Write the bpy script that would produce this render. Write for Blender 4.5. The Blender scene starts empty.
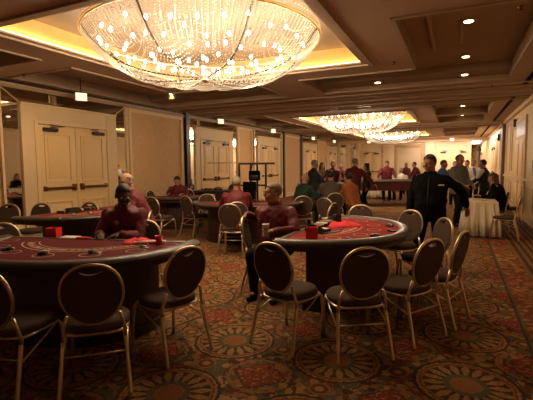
import bpy, bmesh, math, random
from mathutils import Vector, Matrix
R = math.radians
PI = math.pi
sc = bpy.context.scene
C = sc.collection
random.seed(7)

# ------------------------------------------------------------------ camera
F_PX, EYE, ROLL = 410.0, 1.55, R(0.5)
YAW, PITCH = R(24.88), R(4.718)
fw = Vector((-math.sin(YAW)*math.cos(PITCH), math.cos(YAW)*math.cos(PITCH), -math.sin(PITCH)))
rt = Vector((math.cos(YAW), math.sin(YAW), 0))
up = rt.cross(fw)
cam_d = bpy.data.cameras.new('camera')
cam = bpy.data.objects.new('camera', cam_d); C.objects.link(cam); sc.camera = cam
cam_d.sensor_width = 36; cam_d.lens = 36*F_PX/533.0; cam_d.clip_start = 0.05; cam_d.clip_end = 200
r2 = rt*math.cos(ROLL) - up*math.sin(ROLL); u2 = up*math.cos(ROLL) + rt*math.sin(ROLL)
cam.matrix_world = Matrix(((r2.x, u2.x, -fw.x, 0), (r2.y, u2.y, -fw.y, 0), (r2.z, u2.z, -fw.z, EYE), (0, 0, 0, 1)))

def ray(u, v):
    return fw + r2*((u-266.5)/F_PX) + u2*((200-v)/F_PX)
def at(u, v, z):                     # point of the horizontal plane z seen at (u, v)
    d = ray(u, v); t = (z-EYE)/d.z
    return Vector((d.x*t, d.y*t, z))
def far(u, depth, z=0.0):            # floor point in direction u at a given distance along the view
    d = ray(u, 168); return Vector((d.x*depth, d.y*depth, z))
def wx(u, Y):                        # x on the plane y = Y
    d = ray(u, 160); return d.x*Y/d.y

# ------------------------------------------------------------------ world, exposure
w = bpy.data.worlds.new('world'); sc.world = w; w.use_nodes = True
w.node_tree.nodes['Background'].inputs[0].default_value = (1.0, 0.62, 0.34, 1)
w.node_tree.nodes['Background'].inputs[1].default_value = 0.012
sc.view_settings.view_transform = 'Standard'; sc.view_settings.look = 'None'
sc.view_settings.exposure = 0.25; sc.view_settings.gamma = 1.0
sc.view_settings.use_curve_mapping = False
WARM = (1.0, 0.60, 0.28)

CH_Y = [5.15, 15.55, 23.9]           # the three chandeliers
CH_X = -3.35
CH_POWER = [255, 300, 105]
DOWN_POWER = 34

def light(name, kind, loc, power, color=WARM, rot=None, **kw):
    d = bpy.data.lights.new(name, kind); d.energy = power; d.color = color
    for k, v in kw.items(): setattr(d, k, v)
    o = bpy.data.objects.new(name, d); o.location = loc
    if rot: o.rotation_euler = rot
    C.objects.link(o); return o

# ------------------------------------------------------------------ materials
MATS = {}
def mat(name, col, rough=0.6, metal=0.0, emit=None, es=0.0, noise=0.0, nscale=8.0, col2=None, spec=0.5, coat=0.0, sheen=0.0, bump=0.0, bscale=60):
    if name in MATS: return MATS[name]
    m = bpy.data.materials.new(name); m.use_nodes = True
    nt = m.node_tree; b = nt.nodes['Principled BSDF']
    b.inputs['Base Color'].default_value = (*col, 1); b.inputs['Roughness'].default_value = rough
    b.inputs['Metallic'].default_value = metal; b.inputs['Specular IOR Level'].default_value = spec
    if coat: b.inputs['Coat Weight'].default_value = coat
    if sheen: b.inputs['Sheen Weight'].default_value = sheen
    if emit:
        b.inputs['Emission Color'].default_value = (*emit, 1); b.inputs['Emission Strength'].default_value = es
    tc = nt.nodes.new('ShaderNodeTexCoord')
    n = nt.nodes.new('ShaderNodeTexNoise'); n.inputs['Scale'].default_value = nscale; n.inputs['Detail'].default_value = 4
    nt.links.new(tc.outputs['Object'], n.inputs['Vector'])
    if noise or col2:
        mx = nt.nodes.new('ShaderNodeMix'); mx.data_type = 'RGBA'
        c2 = col2 or tuple(max(0, c*(1-noise)) for c in col)
        mx.inputs[6].default_value = (*col, 1); mx.inputs[7].default_value = (*c2, 1)
        nt.links.new(n.outputs['Fac'], mx.inputs[0]); nt.links.new(mx.outputs[2], b.inputs['Base Color'])
    if bump:
        n2 = nt.nodes.new('ShaderNodeTexNoise'); n2.inputs['Scale'].default_value = bscale
        nt.links.new(tc.outputs['Object'], n2.inputs['Vector'])
        bp = nt.nodes.new('ShaderNodeBump'); bp.inputs['Strength'].default_value = bump; bp.inputs['Distance'].default_value = 0.01
        nt.links.new(n2.outputs['Fac'], bp.inputs['Height']); nt.links.new(bp.outputs[0], b.inputs['Normal'])
    MATS[name] = m; return m

M_wall = mat('wallpaper_beige', (.74, .47, .24), .75, noise=.22, nscale=7, bump=.15)
M_trim = mat('painted_cream', (.78, .58, .33), .5, noise=.06)
M_door = mat('door_cream', (.80, .57, .28), .45, noise=.05)
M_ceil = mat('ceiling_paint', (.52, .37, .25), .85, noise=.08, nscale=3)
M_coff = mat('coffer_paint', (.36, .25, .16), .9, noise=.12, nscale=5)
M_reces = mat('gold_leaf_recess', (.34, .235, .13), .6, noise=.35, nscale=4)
M_dark = mat('dark_bronze', (.03, .018, .012), .4, noise=.2)
M_brass = mat('antique_bronze', (.22, .10, .04), .35, .9, noise=.2)
M_mirror = mat('mirror_glass', (.78, .74, .66), .03, 1.0)
M_gold = mat('champagne_gold_metal', (.80, .66, .46), .36, 1.0, noise=.12, nscale=20)
M_fab = mat('brown_black_upholstery', (.105, .064, .046), .85, noise=.45, nscale=60, spec=.2, bump=.2, bscale=300)
M_vinyl = mat('dark_vinyl_rail', (.085, .065, .05), .42, noise=.25, nscale=14, coat=.15)
M_tbody = mat('mahogany_body', (.055, .016, .010), .5, noise=.4, nscale=5)
M_wood = mat('red_mahogany', (.13, .035, .018), .35, noise=.4, nscale=6, coat=.3)
M_redcup = mat('red_plastic', (.75, .02, .03), .3, coat=.3)
M_redcloth = mat('red_cloth', (.80, .03, .05), .8, noise=.2, nscale=30)
M_white = mat('white_linen', (.72, .64, .50), .8, noise=.08, nscale=12)
M_paper = mat('paper_white', (.8, .75, .66), .7, noise=.05)
M_black = mat('black_cloth', (.007, .006, .006), .9, noise=.2, nscale=40, spec=.1)
M_blackp = mat('black_plastic', (.012, .011, .011), .4, noise=.1)
M_maroon = mat('maroon_jacket', (.150, .007, .017), .65, noise=.3, nscale=14, bump=.4, bscale=14)
M_green = mat('dark_green_sweater', (.012, .045, .03), .8, noise=.2, nscale=20)
M_orange = mat('rust_sweater', (.36, .11, .025), .8, noise=.2, nscale=20)
M_greyb = mat('grey_brown_jacket', (.10, .075, .055), .8, noise=.3, nscale=30)
M_tan = mat('tan_sweater', (.30, .22, .13), .8, noise=.2, nscale=20)
M_greysw = mat('grey_sweater', (.17, .17, .165), .8, noise=.2, nscale=20)
M_navy = mat('navy_vest', (.015, .015, .035), .7, noise=.2, nscale=20)
M_shirt = mat('white_shirt', (.75, .72, .68), .7, noise=.06, nscale=12)
M_blue = mat('blue_shirt', (.10, .22, .55), .7, noise=.1, nscale=12)
M_suit = mat('charcoal_suit', (.022, .02, .02), .75, noise=.2, nscale=30)
M_trous = mat('dark_trousers', (.012, .010, .010), .9, noise=.2, nscale=30, spec=.15)
M_shoe = mat('black_leather', (.01, .009, .009), .35, noise=.1)
SK_l = mat('skin_light', (.52, .28, .18), .75, noise=.12, nscale=14)
SK_t = mat('skin_tan', (.42, .21, .13), .75, noise=.12, nscale=14)
SK_d = mat('skin_dark', (.10, .042, .024), .65, noise=.15, nscale=14)
H_grey = mat('hair_grey', (.34, .26, .19), .7, noise=.4, nscale=50)
H_black = mat('hair_black', (.012, .009, .008), .55, noise=.3, nscale=50)
H_brown = mat('hair_brown', (.10, .045, .02), .55, noise=.4, nscale=50)
M_eyew = mat('eye_white', (.7, .65, .6), .3)
M_lip = mat('lip', (.30, .08, .06), .5)
M_badge = mat('badge_gold', (.70, .45, .18), .4, noise=.3, nscale=60)
M_chipb = mat('chip_black', (.02, .02, .02), .4)
M_chipg = mat('chip_green', (.03, .16, .07), .4)
M_chipr = mat('chip_red', (.5, .03, .03), .4)
M_chipw = mat('chip_white', (.65, .6, .5), .4)
M_lamp = mat('downlight_glow', (1, .8, .5), .5, emit=(1, .72, .36), es=9)
M_bulb = mat('candle_bulb_glow', (1, .85, .6), .4, emit=(1, .86, .68), es=24)
M_cove = mat('cove_strip_glow', (1, .8, .4), .5, emit=(1, .68, .26), es=12)
M_troff = mat('white_strip_glow', (1, 1, 1), .5, emit=(1.0, .86, .80), es=9)
M_sconce = mat('sconce_glow', (1, .9, .7), .5, emit=(1, .82, .58), es=8)

def crystal():
    m = bpy.data.materials.new('crystal_bead'); m.use_nodes = True
    nt = m.node_tree; nt.nodes.clear()
    o = nt.nodes.new('ShaderNodeOutputMaterial')
    g = nt.nodes.new('ShaderNodeBsdfGlossy'); g.inputs['Roughness'].default_value = .25; g.inputs['Color'].default_value = (1, .93, .8, 1)
    t = nt.nodes.new('ShaderNodeBsdfTranslucent'); t.inputs['Color'].default_value = (.68, .66, .61, 1)
    d = nt.nodes.new('ShaderNodeBsdfDiffuse'); d.inputs['Color'].default_value = (.66, .63, .57, 1)
    a = nt.nodes.new('ShaderNodeMixShader'); a.inputs[0].default_value = .35
    b = nt.nodes.new('ShaderNodeMixShader'); b.inputs[0].default_value = .3
    nt.links.new(t.outputs[0], a.inputs[1]); nt.links.new(d.outputs[0], a.inputs[2])
    nt.links.new(a.outputs[0], b.inputs[1]); nt.links.new(g.outputs[0], b.inputs[2])
    nt.links.new(b.outputs[0], o.inputs[0]); return m
M_crystal = crystal()

# small node-expression helper
class NX:
    def __init__(s, name, rough=.9):
        s.m = bpy.data.materials.new(name); s.m.use_nodes = True; s.nt = s.m.node_tree
        s.b = s.nt.nodes['Principled BSDF']; s.b.inputs['Roughness'].default_value = rough
        s.tc = s.nt.nodes.new('ShaderNodeTexCoord')
    def m1(s, op, a, b=None, c=None):
        n = s.nt.nodes.new('ShaderNodeMath'); n.operation = op
        for i, x in enumerate((a, b, c)):
            if x is None: continue
            if isinstance(x, (int, float)): n.inputs[i].default_value = x
            else: s.nt.links.new(x, n.inputs[i])
        return n.outputs[0]
    def band(s, x, lo, hi):
        return s.m1('MULTIPLY', s.m1('GREATER_THAN', x, lo), s.m1('LESS_THAN', x, hi))
    def mix(s, f, a, b):
        n = s.nt.nodes.new('ShaderNodeMix'); n.data_type = 'RGBA'
        if isinstance(f, (int, float)): n.inputs[0].default_value = f
        else: s.nt.links.new(f, n.inputs[0])
        for i, x in ((6, a), (7, b)):
            if isinstance(x, tuple): n.inputs[i].default_value = (*x, 1)
            else: s.nt.links.new(x, n.inputs[i])
        return n.outputs[2]
    def xyz(s):
        n = s.nt.nodes.new('ShaderNodeSeparateXYZ'); s.nt.links.new(s.tc.outputs['Object'], n.inputs[0]); return n.outputs
    def noise(s, scale, detail=3):
        n = s.nt.nodes.new('ShaderNodeTexNoise'); n.inputs['Scale'].default_value = scale; n.inputs['Detail'].default_value = detail
        s.nt.links.new(s.tc.outputs['Object'], n.inputs['Vector']); return n.outputs['Fac']
    def voro(s, scale):
        n = s.nt.nodes.new('ShaderNodeTexVoronoi'); n.inputs['Scale'].default_value = scale
        s.nt.links.new(s.tc.outputs['Object'], n.inputs['Vector']); return n
    def ramp(s, f, stops, const=True):
        n = s.nt.nodes.new('ShaderNodeValToRGB'); cr = n.color_ramp; cr.interpolation = 'CONSTANT' if const else 'LINEAR'
        while len(cr.elements) < len(stops): cr.elements.new(.5)
        for e, (p, c) in zip(cr.elements, stops): e.position = p; e.color = (*c, 1)
        s.nt.links.new(f, n.inputs[0]); return n.outputs[0]

def carpet():
    n = NX('medallion_carpet', .95); x, y, _ = n.xyz()
    P = .93
    def cell(v, off): return n.m1('SUBTRACT', n.m1('FRACT', n.m1('ADD', n.m1('DIVIDE', n.m1('SUBTRACT', v, off), P), 100.5)), .5)
    cx, cy = cell(x, .10), cell(y, 3.10)
    qx, qy = cell(x, .10+P/2), cell(y, 3.10+P/2)
    ex, ey = cx, cell(y, 3.10+P/2)
    def rad(a, b): return n.m1('SQRT', n.m1('ADD', n.m1('MULTIPLY', a, a), n.m1('MULTIPLY', b, b)))
    wob = n.m1('MULTIPLY', n.m1('SUBTRACT', n.noise(24), .5), .10)
    r = n.m1('MULTIPLY', n.m1('ADD', rad(cx, cy), n.m1('MULTIPLY', wob, .5)), 1.06)
    ang = n.m1('ARCTAN2', cy, cx)
    ORG, TAN, GRN, MAR, RED, DRK = (.32, .145, .048), (.40, .245, .105), (.10, .095, .048), (.15, .042, .022), (.26, .034, .02), (.055, .026, .015)
    # floral scatter between the medallions
    v1 = n.voro(17).outputs['Color']
    sep = n.nt.nodes.new('ShaderNodeSeparateColor'); n.nt.links.new(v1, sep.inputs[0])
    base = n.ramp(sep.outputs[0], [(0, GRN), (.28, MAR), (.40, DRK), (.52, ORG), (.72, TAN), (.86, GRN), (.93, RED)])
    vd = n.voro(34).outputs['Distance']
    base = n.mix(n.m1('LESS_THAN', vd, .20), base, TAN)
    # curled vine rings
    rq0 = n.m1('ADD', rad(qx, qy), wob)
    base = n.mix(n.band(rq0, .235, .258), base, ORG)
    base = n.mix(n.band(rq0, .275, .29), base, DRK)
    # red cushion at the cell corners
    dm = n.m1('ADD', n.m1('MAXIMUM', n.m1('ABSOLUTE', qx), n.m1('ABSOLUTE', qy)), n.m1('MULTIPLY', wob, .9))
    dm2 = n.m1('ADD', n.m1('ADD', n.m1('ABSOLUTE', qx), n.m1('ABSOLUTE', qy)), wob)
    base = n.mix(n.m1('LESS_THAN', dm2, .235), base, DRK)
    red = n.mix(n.m1('GREATER_THAN', n.noise(34), .585), n.mix(n.m1('LESS_THAN', n.noise(27), .40), RED, DRK), TAN)
    base = n.mix(n.m1('LESS_THAN', dm2, .215), base, red)
    # small rosettes on the cell edges
    for a, b in ((cx, qy), (qx, cy)):
        rr = rad(a, b)
        base = n.mix(n.m1('LESS_THAN', rr, .085), base, ORG)
        base = n.mix(n.m1('LESS_THAN', rr, .068), base, MAR)
        base = n.mix(n.m1('LESS_THAN', rr, .035), base, TAN)
    # medallion
    pet = n.m1('ABSOLUTE', n.m1('SINE', n.m1('MULTIPLY', ang, 9)))
    pr = n.m1('ABSOLUTE', n.m1('SUBTRACT', r, .245))
    petal = n.m1('GREATER_THAN', n.m1('SUBTRACT', pet, n.m1('MULTIPLY', pr, 7.5)), .30)
    petcol = n.mix(n.m1('GREATER_THAN', n.noise(40), .5), TAN, (.30, .155, .055))
    med = n.mix(n.m1('LESS_THAN', r, .325), ORG, DRK)
    med = n.mix(n.m1('MULTIPLY', petal, n.m1('LESS_THAN', r, .325)), med, petcol)
    med = n.mix(n.m1('LESS_THAN', r, .172), med, GRN)
    med = n.mix(n.m1('LESS_THAN', r, .115), med, n.mix(n.m1('LESS_THAN', n.voro(45).outputs['Distance'], .25), (.30, .12, .05), (.16, .045, .025)))
    med = n.mix(n.band(r, .105, .12), med, ORG)
    med = n.mix(n.band(r, .345, .358), med, MAR)
    med = n.mix(n.band(r, .38, .41), med, DRK)
    med = n.mix(n.m1('MULTIPLY', n.band(r, .36, .38), n.m1('GREATER_THAN', n.m1('SINE', n.m1('MULTIPLY', ang, 40)), 0)), med, TAN)
    col = n.mix(n.m1('LESS_THAN', r, .41), base, med)
    # border runner along the right wall
    b2 = n.ramp(sep.outputs[1], [(0, RED), (.3, MAR), (.5, ORG), (.72, GRN), (.85, TAN)])
    st = n.m1('FRACT', n.m1('MULTIPLY', x, 9))
    strp = n.mix(n.m1('LESS_THAN', st, .5), (.22, .12, .05), DRK)
    b2 = n.mix(n.m1('GREATER_THAN', x, .95), b2, strp)
    b2 = n.mix(n.band(x, .59, .615), b2, DRK)
    b2 = n.mix(n.band(x, .615, .64), b2, GRN)
    col = n.mix(n.m1('GREATER_THAN', x, .59), col, b2)
    col = n.mix(n.m1('MULTIPLY', n.noise(11, 6), .30), col, (.22, .12, .05))
    fz = n.noise(120, 2)
    col = n.mix(n.m1('MULTIPLY', fz, .35), col, (.05, .025, .012))
    n.nt.links.new(col, n.b.inputs['Base Color'])
    bp = n.nt.nodes.new('ShaderNodeBump'); bp.inputs['Strength'].default_value = .3; bp.inputs['Distance'].default_value = .004
    n.nt.links.new(n.noise(260), bp.inputs['Height']); n.nt.links.new(bp.outputs[0], n.b.inputs['Normal'])
    n.b.inputs['Specular IOR Level'].default_value = .1
    return n.m
M_carpet = carpet()

def felt_mat(nm='printed_red_felt', c1=(.30, .030, .024), c2=(.23, .022, .02), pale=(.52, .34, .20)):
    n = NX(nm, .9); x, y, _ = n.xyz()
    RED, PALE = c1, pale
    col = n.mix(n.noise(60), RED, c2)
    # arcs of lettering concentric with the curved side, betting spots beyond them
    xs = n.m1('MULTIPLY', x, .86)
    r = n.m1('SQRT', n.m1('ADD', n.m1('MULTIPLY', xs, xs), n.m1('MULTIPLY', y, y)))
    ang = n.m1('ARCTAN2', y, xs)
    fac = n.m1('MULTIPLY', n.band(ang, .45, 2.69), n.m1('GREATER_THAN', n.noise(55), .47))
    col = n.mix(n.m1('MULTIPLY', n.band(r, .52, .58), fac), col, PALE)
    col = n.mix(n.m1('MULTIPLY', n.band(r, .615, .63), n.band(ang, .4, 2.74)), col, PALE)
    col = n.mix(n.m1('MULTIPLY', n.band(r, .48, .49), n.band(ang, .4, 2.74)), col, PALE)
    k = n.m1('SUBTRACT', n.m1('FRACT', n.m1('MULTIPLY', ang, 7/PI)), .5)
    dx = n.m1('MULTIPLY', k, PI/7*.79); dy = n.m1('SUBTRACT', r, .79)
    rs = n.m1('SQRT', n.m1('ADD', n.m1('MULTIPLY', dx, dx), n.m1('MULTIPLY', dy, dy)))
    col = n.mix(n.band(rs, .072, .082), col, PALE)
    n.nt.links.new(col, n.b.inputs['Base Color']); n.b.inputs['Specular IOR Level'].default_value = .15
    return n.m
M_felt = felt_mat()
M_felt2 = felt_mat('printed_maroon_felt', (.15, .022, .026), (.11, .018, .02), (.46, .34, .22))
M_cream = mat('cream_panel', (.62, .46, .26), .7, noise=.15, nscale=2)

# ------------------------------------------------------------------ geometry helpers
class MB:
    def __init__(s): s.v = []; s.f = []; s.mi = []; s.cur = 0
    def add(s, vs, fs):
        k = len(s.v); s.v += [tuple(p) for p in vs]; s.f += [tuple(i+k for i in f) for f in fs]; s.mi += [s.cur]*len(fs)
        return s
    def box(s, x0, x1, y0, y1, z0, z1, M=None):
        vs = [Vector(p) for p in ((x0,y0,z0),(x1,y0,z0),(x1,y1,z0),(x0,y1,z0),(x0,y0,z1),(x1,y0,z1),(x1,y1,z1),(x0,y1,z1))]
        if M: vs = [M @ p for p in vs]
        return s.add(vs, [(0,3,2,1),(4,5,6,7),(0,1,5,4),(1,2,6,5),(2,3,7,6),(3,0,4,7)])
    def tube(s, pts, r, n=8, closed=False, flat=None):
        pts = [Vector(p) for p in pts]; N = len(pts); rings = []
        prev = None
        for i, p in enumerate(pts):
            a = pts[(i-1) % N] if (closed or i > 0) else p; b = pts[(i+1) % N] if (closed or i < N-1) else p
            t = (b-a).normalized()
            if prev is None:
                ref = Vector((0, 0, 1)) if abs(t.z) < .9 else Vector((1, 0, 0)); nx = t.cross(ref).normalized()
            else: nx = (prev - t*prev.dot(t)).normalized()
            prev = nx; ny = t.cross(nx)
            rr = r[i] if isinstance(r, (list, tuple)) else r
            rings.append([p + nx*rr*math.cos(2*PI*k/n) + ny*rr*math.sin(2*PI*k/n) for k in range(n)])
        vs = [q for g in rings for q in g]; fs = []
        for i in range(N if closed else N-1):
            j = (i+1) % N
            for k in range(n):
                fs.append((i*n+k, i*n+(k+1) % n, j*n+(k+1) % n, j*n+k))
        if not closed:
            fs.append(tuple(reversed(range(n)))); fs.append(tuple(range((N-1)*n, N*n)))
        return s.add(vs, fs)
    def lathe(s, prof, n=20, c=(0, 0, 0)):
        vs = []; fs = []
        for r, z in prof:
            for k in range(n): vs.append((c[0]+r*math.cos(2*PI*k/n), c[1]+r*math.sin(2*PI*k/n), c[2]+z))
        m = len(prof)
        for i in range(m-1):
            for k in range(n): fs.append((i*n+k, i*n+(k+1) % n, (i+1)*n+(k+1) % n, (i+1)*n+k))
        fs.append(tuple(reversed(range(n)))); fs.append(tuple(range((m-1)*n, m*n)))
        return s.add(vs, fs)
    def prism(s, poly, z0, z1):
        n = len(poly)
        vs = [(x, y, z0) for x, y in poly] + [(x, y, z1) for x, y in poly]
        return s.add(vs, [tuple(reversed(range(n))), tuple(range(n, 2*n))] + [(k, (k+1) % n, (k+1) % n+n, k+n) for k in range(n)])
    def ell(s, c, rx, ry, rz, M=None, n=14, m=9):
        vs = []; fs = []; c = Vector(c)
        for i in range(1, m):
            th = PI*i/m
            for k in range(n):
                p = Vector((rx*math.sin(th)*math.cos(2*PI*k/n), ry*math.sin(th)*math.sin(2*PI*k/n), rz*math.cos(th)))
                vs.append(c + (M @ p if M else p))
        top = Vector((0, 0, rz)); vs.append(c + (M @ top if M else top)); vs.append(c - (M @ top if M else top))
        for i in range(m-2):
            for k in range(n): fs.append((i*n+k, (i+1)*n+k, (i+1)*n+(k+1) % n, i*n+(k+1) % n))
        T = len(vs)-2
        for k in range(n):
            fs.append((T, k, (k+1) % n)); fs.append((T+1, (m-2)*n+(k+1) % n, (m-2)*n+k))
        return s.add(vs, fs)
    def cap(s, a, b, ra, rb, n=12):                   # tapered capsule
        a, b = Vector(a), Vector(b); t = (b-a); L = t.length; t = t/L if L > 1e-6 else Vector((0, 0, 1))
        ps = []; rs = []
        for q in (.97, .8, .5, .2): ps.append(a - t*ra*q); rs.append(ra*math.sqrt(1-q*q))
        ps += [a, b]; rs += [ra, rb]
        for q in (.2, .5, .8, .97): ps.append(b + t*rb*q); rs.append(rb*math.sqrt(1-q*q))
        return s.tube(ps, rs, n)
    def loft(s, secs, n=20):                          # (centre, rx, ry, xaxis, yaxis)
        vs = []; fs = []
        for c, rx, ry, ax, ay in secs:
            for k in range(n):
                a = 2*PI*k/n; ca, sa = math.cos(a), math.sin(a)
                q = 2/2.5
                vs.append(Vector(c) + ax*rx*math.copysign(abs(ca)**q, ca) + ay*ry*math.copysign(abs(sa)**q, sa))
        m = len(secs)
        for i in range(m-1):
            for k in range(n): fs.append((i*n+k, i*n+(k+1) % n, (i+1)*n+(k+1) % n, (i+1)*n+k))
        fs.append(tuple(reversed(range(n)))); fs.append(tuple(range((m-1)*n, m*n)))
        return s.add(vs, fs)
    def build(s, name, m, parent=None, smooth=False, bevel=0, mats=None, autosm=None):
        me = bpy.data.meshes.new(name); me.from_pydata(s.v, [], s.f); me.update()
        for x in (mats or [m]): me.materials.append(x)
        if mats: me.polygons.foreach_set('material_index', s.mi)
        bm = bmesh.new(); bm.from_mesh(me); bmesh.ops.recalc_face_normals(bm, faces=bm.faces)
        if bevel:
            es = [e for e in bm.edges if len(e.link_faces) == 2 and e.calc_face_angle(0) > .6]
            bmesh.ops.bevel(bm, geom=es, offset=bevel, segments=2, affect='EDGES', profile=.6)
        bm.to_mesh(me); bm.free()
        if smooth or bevel:
            me.polygons.foreach_set('use_smooth', [True]*len(me.polygons))
            if bevel or autosm: me.set_sharp_from_angle(angle=R(autosm or 40))
        o = bpy.data.objects.new(name, me); C.objects.link(o)
        if parent: o.parent = parent
        return o

def struct(o): o['kind'] = 'structure'; return o
def tag(o, label, cat, group=None):
    o['label'] = label; o['category'] = cat
    if group: o['group'] = group
    return o
def thing(name, label, cat, loc=(0, 0, 0), rz=0, group=None):
    o = bpy.data.objects.new(name, None); o.empty_display_size = .2; C.objects.link(o)
    o.location = loc; o.rotation_euler = (0, 0, rz)
    if label: tag(o, label, cat, group)
    return o
def kids(o): return [c for c in bpy.data.objects if c.parent == o]
def copy_tree(o, parent=None, km=None):
    c = o.copy(); C.objects.link(c); c.parent = parent
    for ch in (km[o] if km else kids(o)): copy_tree(ch, c, km)
    return c
def kidmap(o):
    km = {}
    def rec(x):
        km[x] = kids(x)
        for k in km[x]: rec(k)
    rec(o); return km
FOLD = bpy.data.textures.new('fold_noise', 'CLOUDS'); FOLD.noise_scale = .11; FOLD.noise_depth = 1
def remeshed(mb, name, m, parent, voxel, smooth=2, fac=.5, fold=0):
    me = bpy.data.meshes.new('tmp'); me.from_pydata(mb.v, [], mb.f); me.update()
    bm = bmesh.new(); bm.from_mesh(me); bmesh.ops.recalc_face_normals(bm, faces=bm.faces); bm.to_mesh(me); bm.free()
    o = bpy.data.objects.new('tmp', me); C.objects.link(o)
    r = o.modifiers.new('r', 'REMESH'); r.mode = 'VOXEL'; r.voxel_size = voxel; r.use_smooth_shade = True
    if smooth: s = o.modifiers.new('s', 'SMOOTH'); s.iterations = smooth; s.factor = fac
    if fold: d_ = o.modifiers.new('d', 'DISPLACE'); d_.texture = FOLD; d_.strength = fold; d_.mid_level = .45; d_.texture_coords = 'LOCAL'
    dg = bpy.context.evaluated_depsgraph_get(); dg.update()
    nm = bpy.data.meshes.new_from_object(o.evaluated_get(dg)); nm.name = name
    bpy.data.objects.remove(o); bpy.data.meshes.remove(me)
    nm.materials.clear(); nm.materials.append(m)
    nm.polygons.foreach_set('use_smooth', [True]*len(nm.polygons))
    q = bpy.data.objects.new(name, nm); C.objects.link(q); q.parent = parent
    return q

# ------------------------------------------------------------------ room shell
XL, XR, YB, YF, Z = -7.8, 1.72, -4.0, 29.0, 3.25
struct(MB().box(XL-.3, XR+.3, YB-.3, YF+.3, -.1, 0).build('floor', M_carpet))
struct(MB().box(XL-.3, XL-.02, YB, YF+.3, 0, Z+.1).build('wall_left', M_wall))
struct(MB().box(XR, XR+.3, YB, YF+.3, 0, Z+.1).build('wall_right', M_trim))
struct(MB().box(XL-.3, XR+.3, YF, YF+.3, 0, Z+.1).build('wall_far', M_trim))
struct(MB().box(XL-.3, XR+.3, YB-.3, YB, 0, Z+.1).build('wall_back', M_wall))

# ceiling: soffit grid with coffers and chandelier recesses
coffers = []      # x0,x1,y0,y1,rise,material index
def bay(r0, r1, c_list, s0=None, s1=None):
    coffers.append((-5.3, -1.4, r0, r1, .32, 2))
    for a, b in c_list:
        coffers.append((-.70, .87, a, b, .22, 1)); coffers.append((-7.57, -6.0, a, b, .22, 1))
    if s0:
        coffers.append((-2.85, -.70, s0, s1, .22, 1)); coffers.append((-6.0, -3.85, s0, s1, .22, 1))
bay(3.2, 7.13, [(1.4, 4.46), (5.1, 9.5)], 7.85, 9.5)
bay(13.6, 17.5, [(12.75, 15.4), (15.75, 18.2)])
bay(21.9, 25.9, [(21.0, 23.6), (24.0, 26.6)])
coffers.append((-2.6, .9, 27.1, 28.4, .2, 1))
coffers.append((-.7, .87, -1.9, 1.0, .22, 1)); coffers.append((-7.57, -6.0, -1.9, 1.0, .22, 1)); coffers.append((-5.3, -1.4, -1.9, 1.6, .22, 1))
xs = sorted({XL-.3, XR+.3} | {c[0] for c in coffers} | {c[1] for c in coffers})
ys = sorted({YB-.3, YF+.3} | {c[2] for c in coffers} | {c[3] for c in coffers})
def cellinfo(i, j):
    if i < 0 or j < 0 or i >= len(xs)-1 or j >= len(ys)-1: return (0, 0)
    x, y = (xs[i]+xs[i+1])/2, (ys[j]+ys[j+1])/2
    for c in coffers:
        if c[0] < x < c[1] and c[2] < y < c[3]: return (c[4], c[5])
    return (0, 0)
mb = MB()
for i in range(len(xs)-1):
    for j in range(len(ys)-1):
        h, mi = cellinfo(i, j); x0, x1, y0, y1 = xs[i], xs[i+1], ys[j], ys[j+1]
        mb.cur = mi; mb.add([(x0, y0, Z+h), (x1, y0, Z+h), (x1, y1, Z+h), (x0, y1, Z+h)], [(0, 3, 2, 1)])
        for (di, dj, a, b) in ((1, 0, (x1, y0), (x1, y1)), (0, 1, (x0, y1), (x1, y1))):
            h2, m2 = cellinfo(i+di, j+dj)
            if h2 != h and not (i+di >= len(xs)-1 or j+dj >= len(ys)-1):
                mb.cur = max(mi, m2) if max(mi, m2) < 2 else 3; mb.add([(*a, Z+h), (*b, Z+h), (*b, Z+h2), (*a, Z+h2)], [(0, 1, 2, 3)])
mb.cur = 0
mb.box(XL-.3, XR+.3, YB-.3, YF+.3, Z+.5, Z+.6)
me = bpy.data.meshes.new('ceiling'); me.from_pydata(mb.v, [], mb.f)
for x in (M_ceil, M_coff, mat('recess_paint', (.24, .17, .125), .8, noise=.2, nscale=4), mat('cove_lit_side', (.70, .47, .17), .55, noise=.35, nscale=4)): me.materials.append(x)  # recess sides get a bright gold colour, cove light painted into it
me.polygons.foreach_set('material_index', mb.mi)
o = bpy.data.objects.new('ceiling', me); C.objects.link(o); struct(o)

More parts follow.
